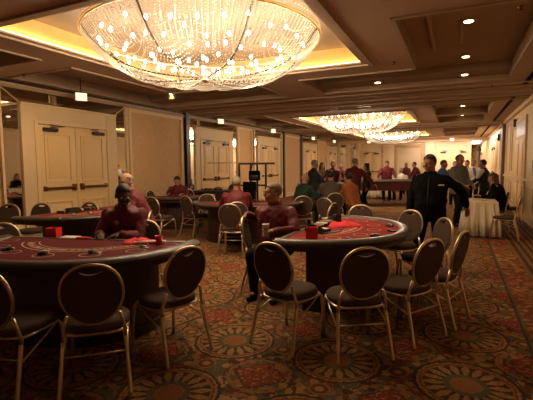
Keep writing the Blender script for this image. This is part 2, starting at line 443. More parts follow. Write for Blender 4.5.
M_mould = mat('moulding_paint', (.42, .30, .19), .6)
def frame_mb(mb, x0, x1, y0, y1, z, wd, th):
    mb.box(x0-wd, x0, y0-wd, y1+wd, z-th, z); mb.box(x1, x1+wd, y0-wd, y1+wd, z-th, z)
    mb.box(x0, x1, y0-wd, y0, z-th, z); mb.box(x0, x1, y1, y1+wd, z-th, z)
mb = MB()
for x0, x1, y0, y1 in ((-.7, .87, 1.4, 4.46), (-7.57, -6.0, 1.4, 4.46)):
    frame_mb(mb, x0, x1, y0, y1, Z+.001, .05, .025)
for a, b in ((12.75, 15.4), (15.75, 18.2), (21.0, 23.6), (24.0, 26.6)):
    frame_mb(mb, -.7, .87, a, b, Z+.001, .05, .025); frame_mb(mb, -7.57, -6.0, a, b, Z+.001, .05, .025)
for c in (-1, 1):     # L-shaped coffers round the first recess, mirrored about the chandelier line
    def X(a): return CH_X + c*(a-CH_X)
    for (xa, xb, ya, yb) in ((.87, .92, 5.05, 9.55), (-.75, -.7, 5.1, 7.85), (-2.9, -.7, 7.8, 7.85), (-2.9, -2.85, 7.85, 9.5), (-2.9, .92, 9.5, 9.55), (-.75, .87, 5.05, 5.1)):
        q = sorted((X(xa), X(xb))); mb.box(q[0], q[1], ya, yb, Z-.025, Z+.001)
    q = sorted((X(-.4), X(-.36))); mb.box(q[0], q[1], 5.6, 7.5, Z+.16, Z+.22)
    q = sorted((X(.0), X(.03))); mb.box(q[0], q[1], 6.2, 7.3, Z+.19, Z+.22)
for a, b in ((3.2, 7.13), (13.6, 17.5), (21.9, 25.9)):
    frame_mb(mb, -5.3, -1.4, a, b, Z+.001, .07, .03)
struct(mb.build('trim_1', M_mould))
mb = MB()
for c in (-1, 1):
    q = sorted((CH_X+c*(.87-CH_X), CH_X+c*(-2.85-CH_X))); mb.box(q[0], q[1], 8.9, 9.5, Z+.08, Z+.23)
struct(mb.build('trim_14', M_coff))
# long air-wall tracks and dark slots
mb = MB()
for y in (10.42, 12.15, 18.75, 20.3, 26.85): mb.box(XL, XR, y-.02, y+.02, Z-.012, Z+.01)
mb.box(XL, XL+.03, YB, YF, Z-.06, Z-.02)
struct(mb.build('trim_2', M_dark))
mb = MB()
for a, b in ((5.0, 10.3), (12.3, 18.6), (20.4, 28.6)): mb.box(1.22, 1.31, a, b, Z-.014, Z+.01)
struct(mb.build('trim_15', M_black))
mb = MB()
for y in (10.0, 11.0, 11.6, 12.5, 18.5, 19.3, 20.55): mb.box(XL, XR, y-.04, y+.04, Z-.03, Z+.01)
mb.box(XL, XL+.10, YB, YF, Z-.02, Z); mb.box(XL, XL+.05, YB, YF, Z-.16, Z-.10)
struct(mb.build('trim_3', M_mould))

# cove strips inside the recess rims
k = 0
for a, b in ((3.2, 7.13), (13.6, 17.5), (21.9, 25.9)):
    k += 1
    mb = MB()
    x0, x1 = -5.3, -1.4
    mb.box(x0-.0, x0+.09, a, b, Z+.0, Z+.03); mb.box(x1-.09, x1, a, b, Z+.0, Z+.03)
    mb.box(x0+.09, x1-.09, a, a+.09, Z+.0, Z+.03); mb.box(x0+.09, x1-.09, b-.09, b, Z+.0, Z+.03)
    struct(mb.build('trim_%d' % (10+k), M_mould))
    mb = MB()
    mb.box(x0+.02, x0+.07, a+.1, b-.1, Z+.032, Z+.045); mb.box(x1-.07, x1-.02, a+.1, b-.1, Z+.032, Z+.045)
    mb.box(x0+.1, x1-.1, a+.02, a+.07, Z+.032, Z+.045); mb.box(x0+.1, x1-.1, b-.07, b-.02, Z+.032, Z+.045)
    nm = ('nearest', 'middle', 'farthest')[k-1]
    tag(mb.build('cove_light', M_cove), 'glowing golden cove strip round the %s chandelier recess' % nm, 'light')
mb = MB(); mb.box(-2.5, .8, 27.75, 27.9, Z+.12, Z+.16)
tag(mb.build('strip_light', M_troff), 'bright white strip light in the ceiling trough by the far wall', 'light')
light('trough_light', 'AREA', (-.8, 27.7, Z-.05), 95, (1, .82, .76), (0, 0, 0), shape='RECTANGLE', size=3.4, size_y=.8)
light('alcove_light', 'AREA', (1.2, 24.5, Z-.1), 120, (1, .84, .76), (0, 0, 0), shape='RECTANGLE', size=.6, size_y=5.5)

# downlights
def downlight(x, y, z, where, lamp=1.0):
    t = thing('ceiling_downlight', 'round recessed downlight glowing in %s' % where, 'light', (x, y, z), 0, 'recessed ceiling downlights')
    MB().lathe([(.062, -.006), (.095, -.012), (.10, -.002), (.10, 0), (.06, 0)], 20).build('rim', M_mould, t, smooth=True)
    MB().lathe([(.0, -.016), (.055, -.016), (.06, -.010), (0, -.010)], 20).build('lens', M_lamp, t)
    if lamp: light('downlight_beam', 'SPOT', (x, y, z-.03), DOWN_POWER*lamp, WARM, (0, 0, 0), spot_size=R(110), spot_blend=.7, shadow_soft_size=.05)
    return t
downlight(.09, 6.3, Z+.22, 'the large right coffer, nearest of three')
downlight(.09, 8.3, Z+.22, 'the large right coffer, middle of three')
downlight(.09, 9.2, Z+.08, 'the ledge of the large right coffer, farthest of three')
downlight(-1.6, 9.2, Z+.08, 'the coffer strip between two chandeliers')
downlight(.12, 15.1, Z+.22, 'the small right coffer under the second bay', 1.8)
downlight(.14, 17.9, Z+.22, 'the second small coffer on the right', 2.2)
downlight(.14, 22.3, Z+.22, 'the farthest bay, right coffer', 2.0)
downlight(-6.8, 5.35, Z+.22, 'the left coffer beside the nearest door')
downlight(-6.85, 8.9, Z+.22, 'the far corner of the left coffer')
downlight(-6.8, 14.2, Z+.22, 'the left coffer of the second bay')
downlight(-6.8, 23, Z+.22, 'the left coffer of the farthest bay')

t = downlight(-1.62, 5.75, Z+.32, 'the nearest chandelier recess beside the crystal bowl')
def sprinkler(p, where):
    t = tag(MB().lathe([(.012, -.05), (.03, -.045), (.03, -.04), (.012, -.035), (.012, -.01), (.035, -.006), (.035, 0)], 10, p).build('fire_sprinkler', M_brass, smooth=True), 'small bronze sprinkler head on the ceiling soffit %s' % where, 'sprinkler')
for (u, v, wh) in ((521, 6, 'at the upper right'), (394, 62, 'right of the nearest recess'), (492, 84, 'on the first cross beam'), (24, 74, 'at the upper left')):
    sprinkler(at(u, v, Z), wh)

# ------------------------------------------------------------------ doors, mirrors and pilasters
def double_door(n, M, facing, wd=1.8, ht=2.45, cas=.34, top=2.85, proud=.06):
    """M maps local (x along wall, y out of the wall, z) to the room"""
    e = bpy.data.objects.new('door_%d' % n, None); C.objects.link(e); e.matrix_world = M; struct(e)
    hw = wd/2
    mb = MB()
    mb.box(-hw-cas, -hw, 0, proud, 0, top); mb.box(hw, hw+cas, 0, proud, 0, top); mb.box(-hw, hw, 0, proud, ht, top)
    mb.box(-hw-.07, -hw, proud, proud+.02, 0, ht+.07); mb.box(hw, hw+.07, proud, proud+.02, 0, ht+.07); mb.box(-hw, hw, proud, proud+.02, ht, ht+.07)
    mb.box(-hw-cas, hw+cas, proud, proud+.03, top-.05, top)
    mb.build('casing', M_trim, e, bevel=.004)
    for s in (-1, 1):
        lf = MB(); a, b = (s*hw, s*.004) if s < 0 else (s*.004, s*hw)
        lf.box(a+.002, b-.002, .02, .06, .01, ht-.01)
        for z0, z1 in ((.25, .85), (1.25, ht-.18)):
            fa, fb = a+.13, b-.13
            for (p, q, r_, t_) in ((fa, fb, z0, z0+.03), (fa, fb, z1-.03, z1), (fa, fa+.03, z0+.03, z1-.03), (fb-.03, fb, z0+.03, z1-.03)):
                lf.box(p, q, .06, .078, r_, t_)
            lf.box(fa+.08, fb-.08, .06, .07, z0+.08, z1-.08)
        L = lf.build('leaf', M_door, e, bevel=.003)
        pb = MB(); pb.box(a+.08, b-.08, .085, .125, 1.10, 1.15); c = b-.1 if s < 0 else a+.1
        pb.box(c-.035, c+.035, .06, .14, 1.06, 1.20); c2 = a+.09 if s < 0 else b-.09
        pb.box(c2-.03, c2+.03, .06, .12, 1.08, 1.17)
        pb.build('panic_bar', M_brass, L, bevel=.006)
        cl = MB(); c3 = a+.27 if s < 0 else b-.27
        cl.box(c3-.16, c3+.16, .06, .13, ht-.14, ht-.07); cl.tube([(c3, .1, ht-.05), (c3-s*.28, .17, ht-.03), (c3, .08, ht+.0)], .012, 6)
        cl.build('door_closer', M_dark, L)
    return e
def wallM(y): return Matrix(((0, 1, 0, XL), (-1, 0, 0, y), (0, 0, 1, 0), (0, 0, 0, 1)))
door_y = [6.58, 12.48, 17.1, 22.85, 27.45]
mn = 0
mb_f = MB()
for i, y in enumerate(door_y):
    half = 1.6 if i < 2 else 1.5
    if i == 4: half = 1.45
    double_door(i+1, wallM(y), 'left', wd=1.8 if i < 4 else 1.7)
    m_ = MB().box(XL-.02, XL+.012, y-half, y+half, .45, Z-.16)
    o = m_.build('wall_mirror', M_mirror)
    tag(o, ['mirror panels framing the nearest cream double door on the left wall', 'mirror panels round the second double door on the left wall',
            'mirror panels round the third double door, left of the dark post', 'mirror panels round the fourth double door on the left wall',
            'mirror panels round the last double door before the far corner'][i], 'mirror')
    mb_f.box(XL, XL+.05, y-half-.05, y-half, .0, Z-.1); mb_f.box(XL, XL+.05, y+half, y+half+.05, 0, Z-.1)
    mb_f.box(XL, XL+.05, y-half, y-half+.33, 0, .45); mb_f.box(XL, XL+.05, y+half-.33, y+half, 0, .45)
    # ribs standing in for the bevel's ceiling reflection, casing corners to frame corners
    for s in (-1, 1):
        mb_f.tube([(XL+.02, y+s*1.24, 2.85), (XL+.02, y+s*(half-.0), Z-.16)], .012, 4)
struct(mb_f.build('trim_4', M_trim))
# wall panels between the doors
mb = MB()
for y0, y1 in ((-3.9, 4.85), (8.3, 10.62), (14.2, 15.45), (19.0, 21.2), (24.45, 25.85)):
    wd = .09
    mb.box(XL-.02, XL+.03, y0, y0+wd, .0, Z-.1); mb.box(XL-.02, XL+.03, y1-wd, y1, .0, Z-.1)
    mb.box(XL-.02, XL+.03, y0+wd, y1-wd, Z-.26, Z-.1); mb.box(XL-.02, XL+.03, y0+wd, y1-wd, 0, .2)
struct(mb.build('trim_5', M_trim))
# dark movable wall edges
mb = MB()
for y in (10.80, 18.78, 21.27): mb.box(XL-.01, XL+.10, y-.09, y+.09, 0, Z-.02)
struct(mb.build('trim_6', M_dark))

# far wall
def farM(x): return Matrix(((1, 0, 0, x), (0, -1, 0, YF), (0, 0, 1, 0), (0, 0, 0, 1)))
double_door(6, farM((wx(362, YF)+wx(381, YF))/2), 'far', wd=1.25, cas=.1, top=2.7, proud=.05)
double_door(7, farM((wx(440, YF)+wx(466, YF))/2), 'far', wd=1.7, cas=.12, top=2.75, proud=.05)
mb = MB()
for a, b in ((337, 340.5), (346, 349.5), (356, 360), (383, 394), (425, 434), (467, 471), (486, 489)):
    mb.box(wx(a, YF), wx(b, YF), YF-.12, YF+.01, 0, Z)
mb.box(XL, XR, YF-.15, YF, Z-.22, Z)
struct(mb.build('trim_7', M_trim, bevel=.01))
for a, b, l in ((340.7, 345.8, 'narrow mirror on the far wall at its left corner'), (349.7, 355.8, 'narrow mirror on the far wall left of the exit sign'), (471.2, 485.8, 'tall mirror on the far wall beside the right wall')):
    tag(MB().box(wx(a, YF), wx(b, YF), YF-.04, YF-.01, .4, Z-.25).build('wall_mirror', M_mirror), l, 'mirror')
xa, xb = wx(395, YF), wx(424, YF)
t = thing('wall_panel', 'large gold-framed fabric panel on the far wall between pilasters', 'wall panel', ((xa+xb)/2, YF, 0))
hw = (xb-xa)/2
M_gframe = mat('gilt_frame', (.50, .33, .14), .5, noise=.2, nscale=10)
MB().box(-hw, -hw+.18, -.08, 0, .5, 2.9).box(hw-.18, hw, -.08, 0, .5, 2.9).box(-hw+.18, hw-.18, -.08, 0, 2.72, 2.9).box(-hw+.18, hw-.18, -.08, 0, .5, .68).build('frame', M_gframe, t, bevel=.01)
MB().box(-hw+.18, hw-.18, -.04, 0, .68, 2.72).build('panel', M_cream, t)

# right wall: rail, panels, doors with transom, pier
mb = MB()
mb.box(XR-.05, XR, YB, YF, 1.08, 1.15); mb.box(XR-.03, XR, YB, YF, 0, .2); mb.box(XR-.1, XR, YB, YF, Z-.12, Z)
for y in (3.0, 5.2, 7.4, 9.4, 11.3, 15.9, 17.6, 21.5, 26.5):
    for z0, z1 in ((.3, .98), (1.3, 3.0)):
        mb.box(XR-.02, XR, y-.6, y-.57, z0, z1); mb.box(XR-.02, XR, y+.57, y+.6, z0, z1)
        mb.box(XR-.02, XR, y-.57, y+.57, z0, z0+.03); mb.box(XR-.02, XR, y-.57, y+.57, z1-.03, z1)
struct(mb.build('trim_8', M_trim))
struct(MB().box(XR-.10, XR, 18.9, 19.3, 0, Z).build('trim_9', mat('bronze_jamb', (.16, .10, .06), .5, noise=.2)))
def rightM(y): return Matrix(((0, -1, 0, XR), (1, 0, 0, y), (0, 0, 1, 0), (0, 0, 0, 1)))
e = bpy.data.objects.new('door_8', None); C.objects.link(e); e.matrix_world = rightM(14.3); struct(e)
MB().box(-1.05, -.92, 0, .045, 0, 2.9).box(.92, 1.05, 0, .045, 0, 2.9).box(-.92, .92, 0, .045, 2.78, 2.9).box(-.92, .92, 0, .045, 2.3, 2.38).build('casing', M_trim, e, bevel=.005)
g = MB().box(-.92, .92, .01, .04, 2.38, 2.78).build('transom_glass', mat('pale_glass', (.62, .68, .78), .35, .2), e)
for s in (-1, 1):
    a, b = (-.92, -.003) if s < 0 else (.003, .92)
    L = MB().box(a, b, .01, .05, 0.01, 2.3).box(a+.12, b-.12, .05, .065, 1.2, 2.15).box(a+.12, b-.12, .05, .065, .2, .95).build('leaf', M_door, e, bevel=.006)
    c = b-.08 if s < 0 else a+.08
    MB().tube([(c, .05, 1.02), (c, .12, 1.02), (c-s*-.0+(-.12 if s < 0 else .12), .12, 1.02)], .012, 6).build('handle', M_gold, L, smooth=True)
double_door(9, rightM(23.5), 'right', wd=1.8, ht=2.4, cas=.15, top=2.8, proud=.06)
tag(MB().box(XR-.03, XR, 12.0, 12.12, 1.35, 1.62).build('wall_plate', M_paper, bevel=.005), 'pale vertical wall plate beside the right-hand door', 'wall plate')
tag(MB().box(XR-.09, XR, 15.55, 15.7, 2.75, 3.0).build('speaker_box', M_dark, bevel=.01), 'small dark box high on the right wall beyond the door', 'speaker')
tag(MB().box(XR-.09, XR, 21.3, 21.5, 2.6, 2.9).build('speaker_box', M_dark, bevel=.01), 'small dark box high on the far part of the right wall', 'speaker')
# wall plaster under mirrors: baseboard
struct(MB().box(XL-.02, XL+.02, YB, YF, 0, .14).build('baseboard_left', M_trim))

# ------------------------------------------------------------------ exit signs
M_exitf = mat('exit_face_glow', (.9, .9, .7), .5, emit=(1, .93, .66), es=1.0)
M_exitl = mat('exit_letters', (.03, .30, .10), .5, emit=(.05, .5, .15), es=.6)
def exit_sign(loc, rz, label):
    t = thing('exit_sign', label, 'exit sign', loc, rz)
    MB().box(-.12, .12, -.03, .03, -.088, .088).build('housing', M_trim, t, bevel=.006)
    MB().box(-.11, .11, -.036, -.029, -.078, .078).build('face', M_exitf, t)
    MB().tube([(0, 0, .085), (0, 0, Z+.223-loc[2])], .012, 6).build('stem', M_dark, t)
    cu = bpy.data.curves.new('letters', 'FONT'); cu.body = 'EXIT'; cu.size = .10; cu.align_x = 'CENTER'; cu.align_y = 'CENTER'; cu.extrude = .001
    o = bpy.data.objects.new('tmp', cu); C.objects.link(o); dg = bpy.context.evaluated_depsgraph_get(); dg.update()
    me = bpy.data.meshes.new_from_object(o.evaluated_get(dg)); bpy.data.objects.remove(o)
    me.materials.clear(); me.materials.append(M_exitl)
    q = bpy.data.objects.new('lettering', me); C.objects.link(q); q.parent = t; q.rotation_euler = (PI/2, 0, 0); q.location = (0, -.038, 0)
for d_, (u, v, dep, lb) in enumerate(((81, 97, 8.6, 'lit exit sign hanging before the nearest double door'), (220.5, 121.5, 13.6, 'lit exit sign before the second double door'),
          (273, 131, 17.5, 'lit exit sign before the third double door'), (313, 138.5, 22.0, 'lit exit sign before the fourth double door'),
          (334, 141.5, 25.5, 'lit exit sign before the last door on the left wall'))):
    d = ray(u, v); t_ = (XL+.45)/d.x
    p = (XL+.45, d.y*t_, EYE+d.z*t_)
    exit_sign(p, R(60), lb)
for u, v, lb in ((369, 142, 'lit exit sign above the far left double door'), (452, 139.5, 'lit exit sign above the far right double door')):
    d = ray(u, v); t_ = (YF-.5)/d.y; exit_sign((d.x*t_, YF-.5, EYE+d.z*t_), 0, lb)
# wall sconces seen bright between door and pilaster
for y, lb in ((10.98+.1, 'left of the second'), (13.95, 'right of the second'), (15.72, 'left of the third'), (24.25, 'right of the fourth')):
    pass

# ------------------------------------------------------------------ chandeliers
def bowl_z(r):      # profile: flat belly, round shoulder
    q = min(1, max(0, r/1.65)); return -.52 + .56*(q**4.5)
def chandelier(idx, lod):
    names = ['huge crystal bead chandelier nearest the camera, filling the near ceiling recess', 'second crystal bead chandelier along the room', 'farthest crystal bead chandelier near the far wall']
    t = thing('crystal_chandelier', names[idx], 'chandelier', (CH_X, CH_Y[idx], Z+.08))
    NR = 16; RM = 1.65
    bead = MB()
    def oct(p, r):
        x, y, z = p; bead.add([(x+r, y, z), (x, y+r, z), (x-r, y, z), (x, y-r, z), (x, y, z+r), (x, y, z-r)],
            [(0, 1, 4), (1, 2, 4), (2, 3, 4), (3, 0, 4), (1, 0, 5), (2, 1, 5), (3, 2, 5), (0, 3, 5)])
    st = .036 if lod == 0 else .06; br = .0108 if lod == 0 else .018
    # swagged rows between ribs
    rows = 22 if lod == 0 else 14
    for s_ in range(NR):
        a0 = 2*PI*s_/NR
        for j in range(rows):
            q = (j+.7)/rows; rr = RM*q
            arc = 2*PI/NR*rr; n = max(2, int(arc/st))
            for k in range(n):
                f = (k+.5)/n; sag = (.15*q+.02)*4*f*(1-f)
                r_ = max(.02, rr - sag*.9); zz = bowl_z(rr) - sag*(.25+.45*q)
                a = a0 + 2*PI/NR*f
                oct((r_*math.cos(a), r_*math.sin(a), zz), br)
    # radial strands on the outer shoulder, hanging fringe
    m = 150 if lod == 0 else 80
    for s_ in range(m):
        a = 2*PI*s_/m
        for j in range(26 if lod == 0 else 14):
            q = .80 + .22*(j/(25 if lod == 0 else 13)); rr = RM*min(q, 1.0); zz = bowl_z(rr) + (.0 if q < 1 else .1)
            wob = .02*math.sin(s_*.8*3)
            oct((rr*math.cos(a+wob*(1-q)), rr*math.sin(a+wob*(1-q)), zz-.012), br)
    # inner hanging strands
    rnd = random.Random(5)
    for s_ in range(90 if lod == 0 else 40):
        r_, a = rnd.uniform(.2, 1.5), rnd.uniform(0, 2*PI)
        for j in range(6): oct((r_*math.cos(a), r_*math.sin(a), .20-j*.04), br)
    o = bead.build('crystal_strands', M_crystal, t); o['kind'] = 'stuff'
    # ribs
    for s_ in range(NR//2):
        a = 2*PI*s_/(NR//2)+.12
        MB().tube([(RM*q*math.cos(a), RM*q*math.sin(a), bowl_z(RM*q)+.015) for q in [i/12 for i in range(13)]], .012, 6).build('rib', M_dark, t, smooth=True)
    MB().tube([(RM*math.cos(2*PI*k/48), RM*math.sin(2*PI*k/48), .04) for k in range(48)], .022, 8, closed=True).build('rim', M_gold, t, smooth=True)
    MB().lathe([(.02, -.57), (.05, -.55), (.06, -.52), (.03, -.49)], 12).build('finial', M_gold, t, smooth=True)
    # candle bulbs on three tiers
    bm_ = MB().ell((0, 0, 0), .020, .020, .032, n=8, m=6); b0 = None
    for (r_, n, z) in ((1.42, 30, -.06), (1.1, 26, -.16), (.75, 20, -.24), (.4, 12, -.28), (.12, 4, -.3)):
        for k in range(n):
            a = 2*PI*(k+.5*(n % 3))/n
            if b0 is None: b = b0 = bm_.build('bulb', M_bulb, t, smooth=True)
            else: b = b0.copy(); C.objects.link(b); b.parent = t
            b.location = (r_*math.cos(a), r_*math.sin(a), z+random.uniform(-.08, .05))
    for (r_, n) in ((1.1, 5), (.35, 1)):
        for k in range(n):
            a = 2*PI*k/n
            light('chandelier_lamp', 'POINT', (CH_X+r_*math.cos(a), CH_Y[idx]+r_*math.sin(a), Z-.20), CH_POWER[idx]/6, [(1, .75, .48), (1, .76, .52), (1, .78, .56)][idx], shadow_soft_size=.22)
chandelier(0, 0); chandelier(1, 1); chandelier(2, 1)

# ------------------------------------------------------------------ banquet chair
def chair_proto():
    t = thing('banquet_chair', None, None)
    tilt = lambda z: -.205 - (z-.45)*.20            # y of the back plane at height z
    # back outline: narrow at the seat, round at the top
    out = []
    N = 40
    for k in range(N+1):
        f = k/N
        a = -PI*.5 + (2*PI)*f
        x = .198*math.copysign(abs(math.cos(a))**.86, math.cos(a)); z = .70 + .215*math.copysign(abs(math.sin(a))**.86, math.sin(a))
        if z < .70: x *= 1-.22*((.70-z)/.21)**1.3
        out.append((x, z))
    out = out[:-1]
    def loop(sc_, dz=0): return [(x*sc_, .70+(z-.70)*sc_+dz) for x, z in out]
    # panel with a hand slot, made as a filled 2D curve
    cu = bpy.data.curves.new('c', 'CURVE'); cu.dimensions = '2D'; cu.fill_mode = 'BOTH'; cu.extrude = .014; cu.bevel_depth = .006; cu.bevel_resolution = 1
    slot = []
    for k in range(9): f = -1+2*k/8; slot.append((.088*f, .886-.016*f*f))
    for k in range(9): f = 1-2*k/8; slot.append((.088*f*.98, .868-.030*(1-f*f)))
    for pts in (loop(.93), slot):
        sp = cu.splines.new('POLY'); sp.points.add(len(pts)-1); sp.use_cyclic_u = True
        for p, (x, z) in zip(sp.points, pts): p.co = (x, z, 0, 1)
    o = bpy.data.objects.new('tmp', cu); C.objects.link(o); dg = bpy.context.evaluated_depsgraph_get(); dg.update()
    me = bpy.data.meshes.new_from_object(o.evaluated_get(dg)); bpy.data.objects.remove(o)
    for v in me.vertices:
        x, z, d = v.co; v.co = (x, tilt(z)+d, z)
    me.materials.clear(); me.materials.append(M_fab)
    b = bpy.data.objects.new('backrest', me); C.objects.link(b); b.parent = t
    st = MB().tube([(x, tilt(z)-.004, z) for x, z in slot], .0055, 6, closed=True).build('hand_grip', M_gold, b, smooth=True)
    MB().tube([(x, tilt(z), z) for x, z in loop(.985)], .0132, 8, closed=True).build('back_frame', M_gold, t, smooth=True)
    # seat: rounded cushion
    poly = []
    for k in range(32):
        a = 2*PI*k/32; ca, sa = math.cos(a), math.sin(a)
        poly.append((.225*math.copysign(abs(ca)**.45, ca)*(1+.05*sa), .215*math.copysign(abs(sa)**.45, sa)))
    sb = MB()
    sb.loft([(Vector((0, 0.0, z)), 1, 1, Vector((1, 0, 0)), Vector((0, 1, 0))) for z in ()] or [(Vector((0, 0, .42)), .20, .19, Vector((1, 0, 0)), Vector((0, 1, 0))),
        (Vector((0, 0, .425)), .222, .214, Vector((1, 0, 0)), Vector((0, 1, 0))), (Vector((0, 0, .46)), .226, .218, Vector((1, 0, 0)), Vector((0, 1, 0))),
        (Vector((0, 0, .482)), .205, .196, Vector((1, 0, 0)), Vector((0, 1, 0))), (Vector((0, 0, .490)), .14, .13, Vector((1, 0, 0)), Vector((0, 1, 0)))], 36)
    sb.build('seat', M_fab, t, smooth=True)
    fr = MB().tube([(x*.93, y*.93, .41) for x, y in poly], .011, 6, closed=True); fr.build('seat_frame', M_gold, t, smooth=True)
    for s in (-1, 1):
        MB().tube([(s*.185, -.185, .405), (s*.195, -.20, .40), (s*.205, -.225, .30), (s*.225, -.30, .012), (s*.226, -.304, 0)], .0145, 8).build('leg', M_gold, t, smooth=True)
        MB().tube([(s*.185, .17, .405), (s*.195, .19, .38), (s*.205, .20, .30), (s*.215, .225, 0)], .0145, 8).build('leg', M_gold, t, smooth=True)
        MB().tube([(s*.165, tilt(.56), .56), (s*.185, tilt(.50)-.005, .50), (s*.197, -.205, .43), (s*.20, -.21, .38)], .0125, 8).build('back_support', M_gold, t, smooth=True)
        MB().tube([(s*.19, .17, .40), (s*.205, .0, .345), (s*.212, -.24, .26)], .008, 6).build('side_brace', M_gold, t, smooth=True)
    MB().tube([(-.207, -.232, .28), (.207, -.232, .28)], .006, 6).build('stretcher', M_gold, t, smooth=True)
    return t
CH0 = chair_proto(); CHK = kidmap(CH0); ch_used = [False]
chair_xy = []
def chair(u, v, head, label, group, lean=0, xy=None):
    """back top seen at (u, v); head = direction the sitter faces (degrees)"""
    h = R(head); p = at(u, v, .915) if xy is None else None
    if xy is None:
        p = Vector((p.x + .298*math.cos(h), p.y + .298*math.sin(h), 0))
    else: p = Vector((*xy, 0))
    p.x = max(XL+.36, min(XR-.36, p.x))
    if ch_used[0]: o = copy_tree(CH0, None, CHK)
    else: o = CH0; ch_used[0] = True
    o.location = p; o.rotation_euler = (0, 0, h-PI/2); tag(o, label, 'chair', group); chair_xy.append((p.x, p.y, head, label))
    return o
GL, GC, GM, GB = 'chairs at the near left card table', 'chairs round the centre card table', 'chairs round the middle tables', 'chairs along the left wall'
chair(90, 265, 132, 'empty gold-framed chair, back to camera, before the near left table', GL)
chair(188, 247, 164, 'empty chair at the right end of the near left table, turned left', GL)
chair(-22, 268, 105, 'nearest chair at the lower left, cut by the picture edge, half its rim showing', GL)
chair(270, 243, 76, 'empty chair at the near left corner of the centre table', GC)
chair(367, 248, 122, 'empty chair, back to camera, before the centre table', GC)
chair(433, 239, 148, 'chair right of the centre table with brightly lit gold top rim', GC)
chair(465, 231, 163, 'chair seen nearly edge-on, farthest right at the centre table', GC)
chair(446, 218, 212, 'small-looking chair in front of the standing man in black', GC)
chair(412, 210, 240, 'chair at the far right curve of the centre table', GC)
chair(361, 205, 275, 'chair behind the far edge of the centre table, only its top showing', GC)
chair(9, 204, 300, 'dark chair at the left picture edge behind the near left table', GL)
chair(0, 223, 330, 'chair cut by the left picture edge, thin curved rim showing', GL)
chair(229, 204, 106, 'empty chair facing away just behind the seated man with the cup', GM)
chair(232, 195, 60, 'chair whose rim shows behind the empty one, under the man seen from behind', GM) if False else None
chair(185, 196, 76, 'grey-looking empty chair at the left end of the middle table', GM)
chair(187, 189, 118, 'dark chair behind the grey-looking one at the middle table', GM)
chair(207, 194, 296, 'chair behind the left end of the middle table facing the camera', GM)
chair(218, 187, 285, 'smaller chair farther behind the middle table', GM)
chair(203, 183.5, 265, 'dark chair, left of two against the second double door', GB)
chair(216, 183.5, 265, 'dark chair, right of two against the second double door', GB)
chair(151, 197, 84, 'gold-rimmed empty chair behind the two men at the left', GB)
chair(150, 186, 20, 'dark chair close to the papered wall, left of the seated dealer', GB)
chair(143, 190, 5, 'chair beside the papered wall, nearer of a close pair', GB)
chair(42, 203, 290, 'chair between the red table and the near double door, left one', GB)
chair(90, 202, 280, 'chair between the red table and the near double door, right one', GB)
chair(303, 196, 112, 'empty light-rimmed chair near the bald man in green', GM)
chair(324, 198, 70, 'empty chair in front of the white-clothed table', GM)
chair(334, 203, 175, 'chair seen edge-on beside the white-clothed table', GM)
chair(0, 0, 112, 'dark chair back in front of the grey-brown jacket', GM, xy=(far(334, 9.75).x, far(334, 9.75).y))
chair(302, 184, 60, 'chair at the far left of the white-clothed table', GM)
GR = 'chairs by the small clothed table'
chair(0, 0, 172, 'chair on the right beside the small white-clothed table', GR, xy=(far(505, 8.45).x, far(505, 8.45).y))
chair(524, 190, 175, 'dark chair behind the other at the right wall', GR)

# ------------------------------------------------------------------ card tables
def D_poly(a, D, n=2.4, N=48, y0=0):
    pts = [(-a, y0), (-a*.5, y0), (0, y0), (a*.5, y0), (a, y0)]
    for k in range(1, N):
        th = PI*k/N; c, s_ = math.cos(th), math.sin(th)
        pts.append((a*math.copysign(abs(c)**(2/n), c), y0 + (D-y0)*abs(s_)**(2/n)))
    return pts
def card_table(label, loc, rz, a=1.15, D=1.2, h=.80, tray=True, felt=None):
    t = thing('blackjack_table', label, 'card table', (loc[0], loc[1], 0), R(rz))
    MB().prism(D_poly(a-.11, D-.13, 2.2, y0=.03), h-.06, h-.012).build('felt_top', felt or M_felt, t)
    path = [(x, y, h-.02) for x, y in D_poly(a-.06, D-.07, 2.2, y0=.0)][4:] + [(-(a-.06), 0, h-.02)]
    rings = MB()
    P = [Vector(p) for p in path]; n = 10; vs = []
    for i, p in enumerate(P):
        tn = (P[min(i+1, len(P)-1)]-P[max(i-1, 0)]).normalized(); o_ = tn.cross(Vector((0, 0, 1)))
        for k in range(n):
            q = 2*PI*k/n; vs.append(p + o_*.075*math.cos(q) + Vector((0, 0, .038*math.sin(q))))
    fs = [(i*n+k, i*n+(k+1) % n, (i+1)*n+(k+1) % n, (i+1)*n+k) for i in range(len(P)-1) for k in range(n)]
    fs += [tuple(range(n)), tuple(range((len(P)-1)*n, len(P)*n))]
    rings.add(vs, fs).build('padded_rail', M_vinyl, t, smooth=True, autosm=50)
    MB().box(-a+.02, a-.02, -.03, .035, h-.07, h-.005).build('dealer_edge', M_vinyl, t, bevel=.008)
    MB().prism(D_poly(a-.06, D-.06, 2.2, y0=.02), h-.11, h-.061).build('apron', M_tbody, t)
    MB().prism(D_poly(a-.34, D-.34, 2.2, y0=.22), .0, h-.111).build('cabinet', M_tbody, t, bevel=.004)
    MB().prism(D_poly(a-.31, D-.31, 2.2, y0=.19), .0, .09).build('plinth', M_dark, t)
    if tray:
        tr = MB().box(-.36, .36, .05, .22, h-.012, h+.004)
        for k in range(9): tr.box(-.355+k*.088, -.350+k*.088, .05, .22, h+.004, h+.03)
        tr.build('chip_tray', M_blackp, t)
        rk = MB()
        for k in range(8):
            x = -.31+k*.088
            rk.tube([(x, .065, h+.022), (x, .205, h+.022)], .019, 10)
            rk.cur = (k+1) % 4
        rk.build('chips', M_chipg, t, mats=[M_chipg, M_chipr, M_chipb, M_chipw], smooth=True, autosm=40)
    return t
T1 = (-3.47, 3.16, 194.3); T2 = (-1.66, 4.9, -90); T3 = (-6.15, 5.1, -90)
